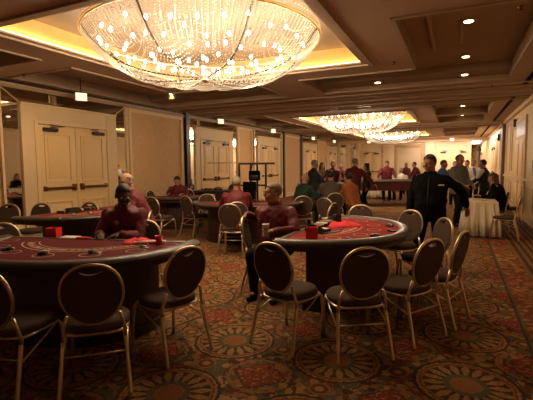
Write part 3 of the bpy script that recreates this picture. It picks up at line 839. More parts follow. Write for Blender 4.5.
card_table('large near left blackjack table with dark padded rail, maroon printed felt', T1[:2], T1[2], tray=False, felt=M_felt2)
card_table('centre blackjack table with bright red felt and dark padded rail', T2[:2], T2[2])
card_table('red-felt card table behind the near left one, before the double door', T3[:2], T3[2], a=1.1)
TM = at(246, 203, .8)
card_table('middle card table behind the man holding a cup', (TM.x-.2, TM.y+.5), 205, a=1.2, D=1.15)
TW = far(178, 10.9)
card_table('distant card table at the papered left wall, one dealer behind', (TW.x+.15*math.cos(R(305)), TW.y+.15*math.sin(R(305))), 215, a=.95, D=1.0)
TN = far(214, 13.6)
card_table('distant red card table in front of the second double door', (TN.x, TN.y), 180, a=1.0, D=1.0)

def tloc(T, x, y):
    a = R(T[2]); return Vector((T[0]+x*math.cos(a)-y*math.sin(a), T[1]+x*math.sin(a)+y*math.cos(a), 0))
HT = .788
def chips(p, seed, label, group, cols, z=HT, n=5):
    r = random.Random(seed); t = thing('chip_stacks', label, 'poker chips', (p.x, p.y, z), r.uniform(0, 6), group)
    for k in range(n):
        a = 2*PI*k/n; q = .026 if n > 1 else 0; hh = r.choice((.010, .017, .024, .031))
        mb = MB(); j = int(hh/.0034)
        prof = []
        for i in range(j): prof += [(.0195, i*.0034), (.0195, i*.0034+.0028), (.0185, i*.0034+.003)]
        mb.lathe([(0, 0)]+prof+[(0, j*.0034)], 14, (q*1.5*math.cos(a), q*math.sin(a), 0)).build('chip_stack', r.choice(cols), t)
    return t
for k, (u, v) in enumerate(((43, 254.5), (95, 253), (144, 248), (8, 250))):
    chips(at(u, v, HT), k, ['dark chip stacks on the near left table, leftmost pile of the curve', 'dark chip stacks in the middle of the near left felt', 'dark chip stacks on the near left table by the red cloth',
          'chip stacks at the far left end of the near left table'][k], 'chip piles on the near left table', [M_chipb, M_chipg, M_chipw, M_chipb], n=5 if k != 3 else 7)
for k, (u, v) in enumerate(((350, 240.5), (375, 237), (392, 231.5), (390, 226.5), (381, 220.5), (341, 229.5))):
    chips(at(u, v, HT), 20+k, ['nearest the camera on the centre table felt', 'second along the curve of the centre table', 'third along the centre table curve', 'fourth along the centre table curve, by the rail',
          'farthest along the centre table curve', 'alone in the middle of the centre table felt'][k].join(('low chip stacks, ', '')), 'chip piles on the centre table', [M_chipb, M_chipb, M_chipg, M_chipr], n=5 if k < 5 else 1)
for k, (u, v) in enumerate(((58, 219), (90, 213), (-.35, .35), (.35, .4))):
    chips(at(u, v, HT) if k < 2 else tloc(T3, u, v), 40+k, 'chip stacks on the red table before the door, %s' % ['by its near rail', 'at its right end', 'by the dealer side', 'at its left end'][k], 'chip piles on the red table', [M_chipb, M_chipw, M_chipg], n=5)
def tray_box(p, rz, label, m, w_, d_, h_, name='discard_box', z=HT):
    t = thing(name, label, 'box', (p.x, p.y, z), R(rz))
    MB().box(-w_/2, w_/2, -d_/2, -d_/2+.006, 0, h_).box(-w_/2, w_/2, d_/2-.006, d_/2, 0, h_).box(-w_/2, -w_/2+.006, -d_/2+.006, d_/2-.006, 0, h_).box(w_/2-.006, w_/2, -d_/2+.006, d_/2-.006, 0, h_).box(-w_/2, w_/2, -d_/2, d_/2, 0, .006).build('holder', m, t)
    MB().box(-w_/2+.01, w_/2-.01, -d_/2+.01, d_/2-.01, .007, h_*.55).build('cards', M_paper, t)
tray_box(at(312, 239, HT), 15, 'red translucent plastic card holder standing on the centre table', M_redcup, .12, .10, .125)
tray_box(at(54, 236.5, HT), 15, 'red plastic card holder on the near left table by its dealer edge', M_redcup, .13, .10, .10)
tray_box(at(73, 213, HT), 0, 'small dark card box standing on the red table before the door', M_dark, .11, .2, .09)
def shoe(p, rz, label, m):
    t = thing('card_shoe', label, 'card shoe', (p.x, p.y, HT), R(rz))
    b = MB(); b.prism([(-.06, -.16), (.06, -.16), (.06, .14), (-.06, .14)], 0, .03)
    b.add([(-.06, -.16, .03), (.06, -.16, .03), (.06, .02, .03), (-.06, .02, .03), (-.06, -.16, .11), (.06, -.16, .11)], [(0, 1, 5, 4), (4, 5, 2, 3), (0, 4, 3), (1, 2, 5)])
    b.build('body', m, t, bevel=.003)
    MB().box(-.045, .045, .03, .12, .031, .036).build('card', M_paper, t)
shoe(at(320, 232, HT), -20, 'low dark card shoe on the centre table by the dealer edge', M_blackp)
shoe(at(330, 221, HT), 60, 'dark card shoe at the far end of the centre table', M_blackp)
def cloth(p, rz, label, sx, sy, hz):
    r = random.Random(int(p.x*100)); mb = MB(); N = 14; vs = []; fs = []
    for i in range(N+1):
        for j in range(N+1):
            x, y = (i/N-.5), (j/N-.5); e_ = max(0, 1-max(abs(x), abs(y))*2)
            z = hz*(e_**.5)*(.65+.35*math.sin(x*14+y*9)*math.cos(y*12)) + .002
            vs.append((x*sx*(1+.08*math.sin(y*20)), y*sy*(1+.1*math.sin(x*17)), max(z, .002)))
    vs2 = [(x, y, 0) for x, y, z in vs]
    for i in range(N):
        for j in range(N):
            a = i*(N+1)+j; fs.append((a, a+N+1, a+N+2, a+1)); K = (N+1)**2; fs.append((K+a, K+a+1, K+a+N+2, K+a+N+1))
    for i in range(N):
        for a, b in ((i, i+1), (N*(N+1)+i, N*(N+1)+i+1), (i*(N+1), (i+1)*(N+1)), (i*(N+1)+N, (i+1)*(N+1)+N)): fs.append((a, b, b+K, a+K))
    o = mb.add(vs+vs2, fs).build('red_cloth', M_redcloth, smooth=True); o.location = (p.x, p.y, HT); o.rotation_euler = (0, 0, R(rz)); tag(o, label, 'cloth')
cloth(at(139, 243, HT), 20, 'crumpled bright red cloth on the near left table by the dealer hands', .30, .22, .07)
cloth(at(343, 225.5, HT), 30, 'crumpled bright red cloth at the far side of the centre table', .42, .34, .07)
# paper, pens, menu cards
def slab(name, p, rz, dx, dy, dz, m, label, cat, z=HT):
    o = MB().box(-dx/2, dx/2, -dy/2, dy/2, 0, dz).build(name, m, bevel=min(dz*.3, .002)); o.location = (p.x, p.y, z); o.rotation_euler = (0, 0, R(rz)); tag(o, label, cat)
slab('paper_sheet', at(70, 237, HT), 14, .20, .13, .004, M_paper, 'pale paper lying by the dealer edge of the near left table', 'paper')
slab('paper_slip', at(150, 241, HT+.03), 35, .30, .05, .03, M_paper, 'pale slip sticking out beside the red cloth, near left table', 'paper')
slab('table_sign', at(84, 239, HT), 14, .16, .05, .02, M_redcloth, 'small red and white placard lying on the near left table', 'sign')
slab('cut_card', at(331, 233, HT), 60, .30, .03, .012, M_blackp, 'dark bar lying on the centre table felt near the card holder', 'card shoe')
def clear_cup(p, label):
    t = tag(MB().lathe([(.026, 0), (.038, .09), (.036, .09), (.024, .004), (0, .004)], 16).build('plastic_cup', M_redcup, smooth=True), label, 'cup'); t.location = (p.x, p.y, HT)
clear_cup(at(159, 244.5, HT), 'small red cup at the right end of the near left table')

# ------------------------------------------------------------------ craps table, clothed tables
def craps(label, u, dep, rz, L=2.7, Wd=1.3, felt=M_felt):
    p = far(u, dep); t = thing('craps_table', label, 'gaming table', (p.x, p.y, 0), R(rz))
    poly = lambda a, b, r_: [(x, y) for cx, cy, a0 in ((a-r_, b-r_, 0), (-a+r_, b-r_, 90), (-a+r_, -b+r_, 180), (a-r_, -b+r_, 270)) for x, y in [(cx+r_*math.cos(R(a0+q)), cy+r_*math.sin(R(a0+q))) for q in (0, 30, 60, 90)]]
    o, i = poly(L/2, Wd/2, .25), poly(L/2-.1, Wd/2-.1, .2); n = len(o)
    vs = [(x, y, .60) for x, y in o]+[(x, y, .92) for x, y in o]+[(x, y, .92) for x, y in i]+[(x, y, .70) for x, y in i]
    fs = [(k, (k+1) % n, (k+1) % n+n, k+n) for k in range(n)]+[(k+n, (k+1) % n+n, (k+1) % n+2*n, k+2*n) for k in range(n)]+[(k+2*n, (k+1) % n+2*n, (k+1) % n+3*n, k+3*n) for k in range(n)]+[tuple(range(n))]
    MB().add(vs, fs).build('wall_box', M_wood, t)
    MB().prism(i, .68, .70).build('felt_bed', felt, t)
    MB().tube([(x*.985, y*.97, .935) for x, y in o], .045, 8, closed=True).build('padded_rail', M_vinyl, t, smooth=True)
    for sx in (-1, 1):
        for sy in (-1, 1):
            MB().lathe([(.06, 0), (.06, .04), (.045, .08), (.06, .3), (.075, .5), (.075, .6)], 12, (sx*(L/2-.35), sy*(Wd/2-.3), 0)).build('leg', M_wood, t, smooth=True)
craps('long mahogany craps table with turned legs, man in maroon leaning on it', 383, 15.9, 24, L=2.9)
craps('gaming table with standing players, behind the white-clothed table', 326, 13.3, 22, L=1.8, Wd=1.0)

def cloth_table(label, loc, rz, L, Wd, h=.75, slack=.03):
    t = thing('clothed_table', label, 'table', (loc[0], loc[1], 0), R(rz))
    MB().box(-L/2, L/2, -Wd/2, Wd/2, h-.03, h).build('tabletop', M_wood, t)
    for sx in (-1, 1):
        for sy in (-1, 1): MB().tube([(sx*(L/2-.08), sy*(Wd/2-.08), 0), (sx*(L/2-.08), sy*(Wd/2-.08), h-.03)], .018, 8).build('leg', M_dark, t, smooth=True)
    # cloth
    per = []; n = 40
    for (x0, y0), (x1, y1) in (((-1, -1), (1, -1)), ((1, -1), (1, 1)), ((1, 1), (-1, 1)), ((-1, 1), (-1, -1))):
        for k in range(n): f = k/n; per.append(((x0+(x1-x0)*f)*(L/2+.006), (y0+(y1-y0)*f)*(Wd/2+.006)))
    m = len(per); vs = []; fs = []
    for j, z in enumerate((h+.003, h-.03, h-.25, h-.45, .04)):
        for k, (x, y) in enumerate(per):
            fl = (0 if j < 2 else .018*j)*(1+.8*math.sin(k*.63)+.4*math.sin(k*1.7)); d = math.hypot(x, y)
            vs.append((x+x/d*fl, y+y/d*fl, z))
    for j in range(4):
        for k in range(m): fs.append((j*m+k, j*m+(k+1) % m, (j+1)*m+(k+1) % m, (j+1)*m+k))
    fs.append(tuple(range(m)))
    o = MB().add(vs, fs).build('tablecloth', M_white, smooth=True, autosm=50)
    o.location = (loc[0], loc[1], 0); o.rotation_euler = (0, 0, R(rz)); tag(o, 'white cloth draped over the ' + label, 'tablecloth')
    sm = o.modifiers.new('s', 'SOLIDIFY'); sm.thickness = .003
cloth_table('small square table at the right', (.50, 10.3), 0, .60, 1.2)
pt = far(330, 11.0)
cloth_table('table with seated people in the middle distance', (pt.x, pt.y), 22, 1.05, .8)
pt2 = far(462, 13.8)
def high_table(p, label):
    t = thing('high_table', label, 'table', (p.x, p.y, 0), 0)
    MB().lathe([(.0, 1.02), (.55, 1.02), (.56, 1.04), (.55, 1.06), (0, 1.06)], 28).build('tabletop', M_white, t)
    MB().lathe([(.28, 0), (.28, .02), (.04, .05), (.035, 1.02)], 16).build('pedestal', M_dark, t, smooth=True)
high_table(pt2, 'high round table with drinks and plates, standing guests around it')
pm = far(345, 16.5); cloth_table('far table behind the standing players', (far(372, 19.5).x, far(372, 19.5).y), 10, 1.8, .8)
cloth_table('far buffet table under the gold-framed panel', (wx(408, 25.5), 25.5), 0, 3.0, .8)
for k, (dx, dy) in enumerate(((-.25, -.1), (.2, -.22), (.05, .2), (-.1, -.38))):
    c = MB().lathe([(.03, 0), (.036, .10), (.034, .10), (.028, .005), (0, .005)], 12).build('drinking_glass', M_paper, smooth=True); c.location = (pt2.x+dx, pt2.y+dy, 1.06)
    tag(c, 'white cup standing on the high round table among the guests', 'cup', 'cups on the high table')
for k, (dx, dy, s_) in enumerate(((-.2, -.3, .07), (.05, -.1, .10), (-.12, .12, .06))):
    c = MB().lathe([(s_*.6, 0), (s_, .015), (s_*.95, .018), (s_*.5, .006), (0, .006)], 16).build('saucer', M_paper, smooth=True); c.location = (.50+dx, 10.3+dy, .754)
    tag(c, 'small pale plate on the small clothed table at the right', 'plate', 'plates on the small table')

# ------------------------------------------------------------------ rack, case and hanging bag
rp = far(250, 12.4)
t = thing('pipe_rack', 'black pipe rack with long thin crossbar before the third double door', 'rack', (rp.x, rp.y, 0), R(20))
MB().tube([(-1.3, 0, 1.66), (-.35, 0, 1.66)], .010, 8).build('crossbar', M_gold, t, smooth=True)
MB().box(-.35, .75, -.02, .02, 1.60, 1.66).build('top_beam', M_dark, t)
for x in (-.33, .02, .22, .48): MB().box(x-.03, x+.03, -.03, .03, .02, 1.60).build('upright', M_dark, t)
MB().box(-.36, .54, -.28, .28, .0, .06).build('base', M_dark, t)
MB().box(-.30, .46, -.02, .02, .95, 1.0).build('rail', M_dark, t)
t = thing('shoulder_bag', 'black bag hanging from the rack crossbar', 'bag', (rp.x+.20, rp.y-.10, 1.12), R(20))
MB().prism([(-.17, -.07), (.17, -.07), (.17, .07), (-.17, .07)], 0, .30).build('pouch', M_black, t, bevel=.04)
MB().tube([(-.12, 0, .28), (-.06, 0, .46), (0, 0, .53), (.06, 0, .46), (.12, 0, .28)], .012, 8).build('strap', M_black, t, smooth=True)
MB().box(-.12, .12, -.085, -.07, .05, .17).build('pocket', M_blackp, t, bevel=.01)
cp = far(249, 10.9)
t = thing('folding_panel', 'dark slanted board standing behind the man seen from behind', 'board', (cp.x, cp.y, 0), R(25))
MB().box(-.18, .18, -.02, .02, .25, 1.15, Matrix.Rotation(R(-10), 4, 'X')).build('board', M_black, t, bevel=.01)
MB().tube([(-.15, .0, 0.0), (-.15, .12, .9)], .012, 6).build('leg', M_dark, t); MB().tube([(.15, 0, 0), (.15, .12, .9)], .012, 6).build('leg', M_dark, t)

# ------------------------------------------------------------------ people
def ik(a, c, l1, l2, pole):
    a, c = Vector(a), Vector(c); d = c-a; L = min(d.length, (l1+l2)*.999); t = d.normalized(); c = a+t*L
    x = (l1*l1-l2*l2+L*L)/(2*L); h = math.sqrt(max(0, l1*l1-x*x)); p = Vector(pole); p = (p - t*p.dot(t)).normalized()
    return a+t*x+p*h, c
def person(label, loc, head, seated=False, lean=0, side=0, twist=0, hyaw=0, hpitch=0, hL=None, hR=None, fL=None, fR=None,
           top=None, trous=None, skin=None, hair='short', hairm=None, glasses=False, near=False, scale=1.0, gut=0, curl=.6, poleL=None, poleR=None,
           sleeves=None, badge=None, hz=None, collar=True, z0=0, fdirL=None, fdirR=None, female=False, group=None):
    top = top or M_maroon; trous = trous or M_trous; skin = skin or SK_l; hairm = hairm or H_grey
    off = .62*math.sin(R(lean))*scale; loc = (loc[0]-off*math.cos(R(head)), loc[1]-off*math.sin(R(head)))
    t = thing('person', label, 'person', (loc[0], loc[1], z0), R(head)-PI/2, group); t.scale = (scale,)*3
    hz = hz or (.575 if seated else .93)
    Hp = Vector((0, 0, hz)); vox = .0085 if near else .015
    B = Matrix.Rotation(R(-lean), 3, 'X') @ Matrix.Rotation(R(side), 3, 'Y')
    s = B @ Vector((0, 0, 1)); Tw = Matrix.Rotation(R(twist), 3, s)
    X1 = B @ Vector((1, 0, 0)); Y1 = B @ Vector((0, 1, 0)); X2 = Tw @ X1; Y2 = Tw @ Y1
    W = .96 if female else 1.12
    def sp(z, dy=0): return Hp + s*z + Y1*dy
    neck = sp(.52, .0); shz = sp(.455)
    sh = {k: shz + X2*(.175*W*k) for k in (-1, 1)}
    Hh = Matrix.Rotation(R(hyaw), 3, 'Z') @ Matrix.Rotation(R(-hpitch), 3, 'X')
    hm_ = Hh*1.09; hc = neck + Vector((0, 0, 1))*.045 + (s*.02) + hm_ @ Vector((0, .025, .075))
    def torso(mb, g, hem=-.07, top_=True):
        se = [(sp(hem), .150*W+g, .105+g+gut*.4, X1, Y1), (sp(.0), .162*W+g, .115+g+gut*.7, X1, Y1), (sp(.10, gut*.4), .152*W+g, .108+g+gut, X1, Y1),
              (sp(.22, gut*.2), .158*W+g, .112+g+gut*.6, (X1+X2)/2, (Y1+Y2)/2), (sp(.34), .178*W+g, .118+g+gut*.2, X2, Y2),
              (sp(.42), .182*W+g, .105+g, X2, Y2), (sp(.475), .145*W+g, .082+g, X2, Y2), (sp(.515), .075+g*.9, .065+g*.7, X2, Y2)]
        mb.loft([(c, a, b, x.normalized(), y.normalized()) for c, a, b, x, y in se], 24)
    # arms
    tgt = {-1: Vector(hL) if hL else sh[-1]+Vector((-.06, .04, -.54)), 1: Vector(hR) if hR else sh[1]+Vector((.06, .04, -.54))}
    arms = {}
    for k, pole in ((-1, poleL), (1, poleR)):
        arms[k] = ik(sh[k], tgt[k], .29, .26, pole or (k*.45, -.5, -.8))
    # legs
    if seated: ft = {-1: Vector(fL or (-.13, .42, .08)), 1: Vector(fR or (.13, .42, .08))}
    else: ft = {-1: Vector(fL or (-.11, .0, .08)), 1: Vector(fR or (.11, .03, .08))}
    legs = {}
    for k in (-1, 1):
        hj = Hp + Vector((k*.09, 0, -.02)); legs[k] = (hj, *ik(hj, ft[k], .43, .43, (k*.25, 1, .6)))
    body = MB(); torso(body, -.012)
    body.cap(sp(.49), hc+hm_ @ Vector((0, -.025, -.05)), .056*W, .052*W)
    body.ell(hc+hm_ @ Vector((0, -.012, .025)), .074, .092, .092, hm_); body.ell(hc+hm_ @ Vector((0, .018, -.035)), .058, .068, .078, hm_)
    body.ell(hc+hm_ @ Vector((0, .045, -.082)), .032, .034, .026, hm_)                                  # chin
    body.cap(hc+hm_ @ Vector((0, .080, .018)), hc+hm_ @ Vector((0, .106, -.022)), .009, .0125)           # nose
    body.ell(hc+hm_ @ Vector((0, .070, .032)), .050, .018, .012, hm_)                                    # brow
    body.ell(hc+hm_ @ Vector((0, .078, -.052)), .026, .014, .012, hm_)                                   # lips
    for k in (-1, 1):
        body.ell(hc+hm_ @ Vector((k*.076, -.008, -.005)), .010, .020, .032, hm_)
        body.ell(hc+hm_ @ Vector((k*.042, .058, -.025)), .022, .022, .024, hm_)
        e, wv = arms[k]
        body.cap(sh[k], e, .050, .040); body.cap(e, wv, .040, .026)
        # hand
        fd = Vector((fdirL if k < 0 else fdirR) or ((wv-e).normalized())).normalized()
        nrm = (Vector((0, 0, -1)) - fd*Vector((0, 0, -1)).dot(fd)); 
        if nrm.length < .2: nrm = (X1*(-k)) - fd*(X1*(-k)).dot(fd)
        nrm.normalize(); lat = fd.cross(nrm)*k
        M3 = Matrix((lat, fd, nrm)).transposed()
        pc = wv + fd*.055; body.ell(pc, .041, .055, .018, M3, 12, 8); body.cap(wv, wv+fd*.03, .026, .024)
        for q, (lx, ln) in enumerate(((-.030, .066), (-.010, .076), (.010, .072), (.029, .056))):
            a = pc + lat*lx + fd*.035; c1 = curl*.7; c2 = curl*1.5
            m1_ = a + (fd*math.cos(c1)+nrm*math.sin(c1))*ln*.55; m2_ = m1_ + (fd*math.cos(c2)+nrm*math.sin(c2))*ln*.55
            body.cap(a, m1_, .0095, .0088, 8); body.cap(m1_, m2_, .0088, .0075, 8)
        tb = pc - lat*.034 - fd*.02; tm = tb - lat*.024 + fd*.03 + nrm*.012; body.cap(tb, tm, .0125, .0105, 8); body.cap(tm, tm+fd*.028+nrm*.012, .0105, .0085, 8)
        hj, kn, an = legs[k]
        body.cap(hj, kn, .078, .052); body.cap(kn, an, .050, .036); body.cap(an, an+Vector((k*.01, .12, -.045)), .035, .025)
    remeshed(body, 'body', skin, t, vox, 2)
    # upper garment
    g = MB(); torso(g, .034, -.15 if not seated else -.09)
    for k in (-1, 1):
        e, wv = arms[k]; g.ell(sh[k]-s*.03-X2*k*.012, .078, .080, .066); g.cap(sh[k]-s*.02, e, .070, .062); wr = wv + (e-wv).normalized()*.025; g.cap(e, wr, .062, .046)
    if collar: g.loft([(sp(.46), .13, .10, X2, Y2), (sp(.50), .095, .085, X2, Y2), (sp(.555, .006), .078, .070, X2, Y2)], 20)
    go = remeshed(g, 'jacket', top, t, vox*1.2, 3, fold=.035)
    if near:
        zp = [sp(z) + Y2*(.0) for z in ()]
        zz = []
        for z, d in ((-.05, .152+gut*.55), (.10, .146+gut*1.45), (.22, .150+gut*.85), (.34, .152+gut*.25), (.42, .138), (.475, .112)): zz.append(sp(z) + (Y1 if z < .3 else Y2)*d)
        MB().tube(zz, .007, 6).build('zipper', M_dark, t, smooth=True)
    if sleeves:
        for k in (-1, 1):
            e, wv = arms[k]; g = MB(); g.cap(sh[k]+X2*k*.02, e, .074, .058); g.cap(e, wv+(e-wv).normalized()*.03, .058, .043); remeshed(g, 'sleeve', sleeves, t, vox*1.2, 2)
    g = MB()
    g.ell(Hp+Vector((0, 0, -.03)), .165*W, .125+gut*.3, .11)
    for k in (-1, 1):
        hj, kn, an = legs[k]; g.cap(hj, kn, .100, .076); g.cap(kn, an+Vector((0, 0, .0)), .074, .062)
    remeshed(g, 'trousers', trous, t, vox*1.4, 2, fold=.02)
    for k in (-1, 1):
        an = legs[k][2]; g = MB(); g.cap(an+Vector((0, -.04, -.035)), an+Vector((k*.015, .15, -.045)), .042, .036); g.ell(an+Vector((0, 0, -.01)), .045, .05, .04)
        so = remeshed(g, 'shoe', M_shoe, t, .012 if near else .02, 1)
        for v in so.data.vertices:
            if v.co.z < .002: v.co.z = .002
    # hair
    if hair != 'bald':
        hb = MB(); full = {'short': (.079, .097, .097), 'long': (.084, .102, .102), 'thin': (.076, .093, .093), 'fringe': (.079, .096, .09)}[hair]
        c = hc+hm_ @ Vector((0, -.014, .028)); hb.ell(c, *full, hm_, 28, 18)
        me_ = MB(); inv = hm_.inverted(); keep = []
        for f in hb.f:
            pc = inv @ (sum((Vector(hb.v[i]) for i in f), Vector())/len(f) - c)
            line = .052 - abs(pc.x)*.25 + .006*math.sin(pc.x*260) if pc.y > .035 else (-.050 if pc.y < -.015 else -.050+(pc.y+.015)*1.9)
            if hair == 'fringe': ok = pc.z < .045 and pc.y < .03 and pc.z > -.06
            else: ok = pc.z > line
            if hair == 'long': ok = pc.z > (.035 if pc.y > .045 else -.2)
            if ok: keep.append(f)
        me_.v = hb.v; me_.f = keep; me_.mi = [0]*len(keep)
        o = me_.build('hair', hairm, t, smooth=True)
        bm = bmesh.new(); bm.from_mesh(o.data); bmesh.ops.delete(bm, geom=[v for v in bm.verts if not v.link_faces], context='VERTS'); bm.to_mesh(o.data); bm.free()
        sd = o.modifiers.new('s', 'SOLIDIFY'); sd.thickness = .008; sd.offset = -1
        if hair == 'long':
            g = MB()
            for k in (-1, 1): g.cap(hc+hm_ @ Vector((k*.07, -.03, .01)), hc+hm_ @ Vector((k*.095, -.03, -.20)), .032, .026)
            g.ell(hc+hm_ @ Vector((0, -.07, -.09)), .085, .045, .15, hm_)
            remeshed(g, 'long_hair', hairm, t, .012, 2)
    if near or glasses:
        for k in (-1, 1):
            MB().ell(hc+hm_ @ Vector((k*.030, .078, .010)), .0115, .009, .007, hm_, 10, 8).build('eye', M_eyew if near else M_black, t, smooth=True)
            if near: MB().ell(hc+hm_ @ Vector((k*.030, .0855, .010)), .005, .003, .005, hm_, 8, 6).build('iris', M_black, t, smooth=True)
    if near: MB().ell(hc+hm_ @ Vector((0, .0905, -.052)), .022, .004, .0055, hm_, 12, 6).build('mouth', M_lip, t, smooth=True)
    if glasses:
        g = MB()
        for k in (-1, 1):
            g.tube([hc+hm_ @ Vector((k*.032+.024*math.cos(2*PI*q/16), .098-.002*math.cos(2*PI*q/8), .010+.017*math.sin(2*PI*q/16))) for q in range(16)], .0016, 5, closed=True)
            g.tube([hc+hm_ @ Vector((k*.056, .096, .014)), hc+hm_ @ Vector((k*.080, .06, .014)), hc+hm_ @ Vector((k*.083, -.01, .006))], .0016, 5)
        g.tube([hc+hm_ @ Vector((-.009, .099, .014)), hc+hm_ @ Vector((.009, .099, .014))], .0016, 5)
        g.build('glasses', M_blackp, t)
    if badge:
        kind, bx, bz, bm2 = badge; p = sp(bz) + X2*bx + Y2*(.135+gut*.3)
        M3 = Matrix((X2, Y2, s)).transposed()
        if kind == 'round': MB().ell(p, .030, .012, .030, M3, 16, 10).build('badge', bm2, t, smooth=True)
        else: MB().box(-.036, .036, -.02, .004, -.010, .010, Matrix.Translation(p) @ M3.to_4x4()).build('name_badge', bm2, t)
    return dict(root=t, wrist={k: arms[k][1] for k in arms}, head=hc)

CAMDIR = 114.9       # direction the camera looks, degrees
# dealer at the near left table
dp = far(119, 4.55)
D1 = person('dark-skinned dealer in maroon jacket looking down, hands on the near left table', (dp.x-.06, dp.y+.09), 295, seated=True, lean=17, hyaw=28, hpitch=20, near=True,
       skin=SK_d, hair='short', hairm=H_black, hL=(-.06, .47, .83), hR=(.15, .45, .83), fdirL=(.75, .65, -.1), fdirR=(-.35, .9, -.1), badge=('round', .05, .38, M_badge), gut=.02, scale=1.0, hz=.60)
chair(0, 0, 292, 'chair on which the dark-skinned dealer sits, its gold rim right of him', GL, xy=(dp.x+.12, dp.y+.10))
# man behind him
mp = far(126, 5.9)
person('grey-haired balding man in maroon jacket behind the dark-skinned dealer', (mp.x, mp.y), 225, seated=True, lean=20, hpitch=12, hyaw=40, hz=.66, top=M_maroon, skin=SK_l, hair='fringe', hL=(-.25, .45, .84), hR=(.25, .45, .84), gut=.05, scale=1.04)
chair(0, 0, 215, 'chair hidden under the grey-haired man behind the dealer', GL, xy=(mp.x+.02, mp.y+.02))
# man with a cup at the centre table
cp5 = far(276, 5.0)
P5 = person('grey-haired man with glasses in maroon jacket holding a cup, looking left', (cp5.x, cp5.y), 272, seated=True, lean=5, side=2, twist=0, hyaw=-52, hpitch=0, near=True,
       skin=SK_l, hair='short', hairm=H_grey, glasses=True, hR=(.40, .06, .95), hL=(-.09, .36, .80), poleR=(.5, -.6, -.5), poleL=(-.6, .1, -.6), fdirL=(.9, .35, .05), fdirR=(.5, .5, -.7), curl=.9, gut=.05, badge=('round', -.085, .34, M_badge), scale=1.0, hz=.555)
chair(0, 0, 18, 'side-on chair the man with the cup sits on, arm over its back', GC, xy=(far(266, 5.05).x, far(266, 5.05).y))
# paper cup in his left hand
root = P5['root']; bpy.context.view_layer.update()
cw = root.matrix_world @ (P5['wrist'][-1] + Vector((.075, .07, -.0)))
t = thing('paper_cup', 'tall pale paper cup held by the man with glasses', 'cup', (cw.x, cw.y, cw.z-.05))
MB().lathe([(.028, 0), (.030, 0.0), (.041, .135), (.043, .138), (.040, .138), (.0, .132)], 20).build('cup_body', M_paper, t, smooth=True, autosm=50)
MB().lathe([(.033, .045), (.0385, .10), (.0375, .10), (.032, .045)], 20).build('sleeve', M_tan, t, smooth=True)
# pit boss
pb = far(431, 5.75)
person('standing man in black shirt with glasses and name badge, looking down left', (pb.x, pb.y), 262, lean=3, hyaw=-22, hpitch=10, near=True, top=M_black, trous=M_black, skin=SK_t, hair='short', hairm=H_black, glasses=True,
       badge=('tag', -.165, .37, M_badge), gut=.05, scale=.985, hL=(-.44, -.20, .98), poleL=(-1, .1, .05), hR=(.30, .05, .80), fL=(-.13, .05, .08), fR=(.13, .0, .08), collar=True)
GP = 'players and dealers in the background'
def bg(u, dep, head, label, **k):
    p = far(u, dep); return person(label, (p.x, p.y), head, **k)
q = bg(177, 10.9, 295, 'person in dark maroon bent over the distant table at the papered wall', seated=True, lean=24, hpitch=25, hairm=H_black, hL=(-.2, .45, .82), hR=(.2, .45, .82))
q = bg(236, 7.55, 122, 'man in maroon seen from behind, seated at the middle table', seated=True, lean=6, hyaw=-25, hairm=H_grey, hL=(-.2, .45, .84), hR=(.2, .45, .84), gut=.03)
p_ = far(236, 7.55); chair(0, 0, 120, 'chair under the man seen from behind at the middle table', GM, xy=(p_.x, p_.y))
bg(314.5, 11.9, 40, 'standing man in dark suit at the far gaming table', top=M_suit, hairm=H_grey, hR=(.2, .4, 1.0), hL=(-.2, .4, 1.0), lean=6)
bg(322, 14.4, 300, 'standing woman in tan sweater beside the dark suit', top=M_tan, hair='long', hairm=H_brown, scale=.96, female=True)
bg(333, 14.3, 280, 'standing dealer in maroon, left of two side by side', lean=10, hairm=H_grey, hL=(-.25, .45, 1.0), hR=(.25, .45, 1.0), gut=.05)
bg(341, 15.3, 262, 'standing dealer in maroon, right of two, arms folded', hairm=H_brown, hL=(.1, .25, 1.15), hR=(-.1, .25, 1.12), scale=.96)
bg(355, 11.8, 75, 'broad man in maroon seen from behind, reaching right', lean=10, hairm=H_grey, hair='thin', gut=.1, hR=(.5, .35, .95), hL=(-.3, .3, .95), scale=1.03)
bg(367, 14.0, 200, 'dark-haired woman standing between the two maroon backs', top=M_suit, hair='long', hairm=H_black, female=True, scale=.95)
bg(387, 17.0, 280, 'dealer in maroon leaning with both hands on the craps table', lean=20, hpitch=25, hL=(-.35, .42, .98), hR=(.35, .42, .98), hairm=H_brown, gut=.05, scale=1.03)
bg(401, 17.6, 120, 'person in white shirt seated beyond the craps table', seated=True, top=M_shirt, hairm=H_grey, lean=10, scale=1.05)
bg(406, 21.5, 300, 'far person in maroon, left of two by the framed panel', hairm=H_grey, scale=.97)
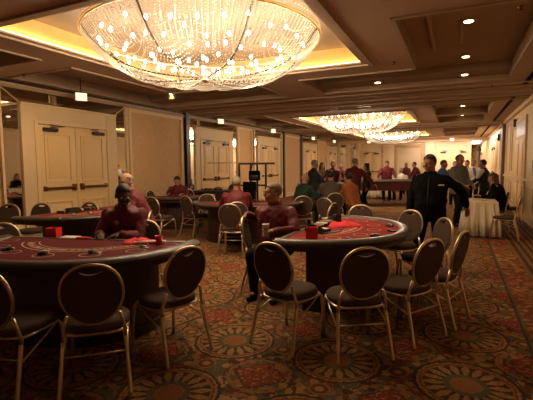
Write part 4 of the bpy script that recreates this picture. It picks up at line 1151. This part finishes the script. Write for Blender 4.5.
bg(414, 19.6, 200, 'far dealer in maroon bending left by the framed panel', lean=22, hairm=H_black, hL=(-.2, .5, .95), hR=(.2, .5, .95))
bg(305, 10.1, 60, 'bald man in dark green sweater seated at the white-clothed table', seated=True, top=M_green, hair='bald', lean=14, skin=SK_l, hL=(-.1, .5, .82), hR=(.2, .5, .84), gut=.04)
bg(330.5, 10.15, 112, 'person in grey-brown jacket seated, back to camera', seated=True, top=M_greyb, hairm=H_black, lean=12, hL=(-.25, .4, .82), hR=(.25, .4, .82), gut=.06, scale=1.05)
bg(348, 10.1, 155, 'dark-haired person in rust sweater seated on the right of the clothed table', seated=True, top=M_orange, hairm=H_black, lean=16, hL=(-.1, .5, .84), hR=(.2, .4, .84), scale=1.02)
bg(459, 10.2, 320, 'tall bald man in grey sweater standing behind the man in black', top=M_greysw, hair='fringe', hairm=H_brown, skin=SK_t, scale=1.05, hL=(-.12, .28, 1.0), hR=(.15, .28, 1.0))
bg(443.5, 12.0, 340, 'person in bright blue shirt behind the tall bald man', top=M_blue, hairm=H_brown, scale=.98, lean=8)
bg(467, 14.4, 250, 'guest in white and blue behind the high table', top=M_shirt, hairm=H_black, sleeves=M_blue, lean=10, scale=.99)
bg(455, 14.9, 280, 'guest in dark jacket at the high table, left side', top=M_suit, hairm=H_brown, lean=5, scale=.97)
bg(473.5, 15.3, 240, 'guest in white shirt at the high table, right side', top=M_shirt, hairm=H_grey, lean=6, scale=1.0)
bg(483, 11.9, 165, 'person in navy vest over white shirt sleeves, facing left', top=M_navy, sleeves=M_shirt, hairm=H_black, skin=SK_t, lean=6, hL=(-.15, .4, 1.0), hR=(.25, .3, .95), scale=.98)
bg(494, 9.6, 188, 'woman with long brown hair in black seated at the small clothed table', seated=True, top=M_black, hair='long', hairm=H_brown, skin=SK_l, lean=18, hpitch=8, hL=(-.12, .45, .80), hR=(.12, .46, .80), female=True, scale=1.0)
p_ = far(494, 9.6); chair(0, 0, 182, 'chair under the woman in black', GR, xy=(p_.x+.03, p_.y))
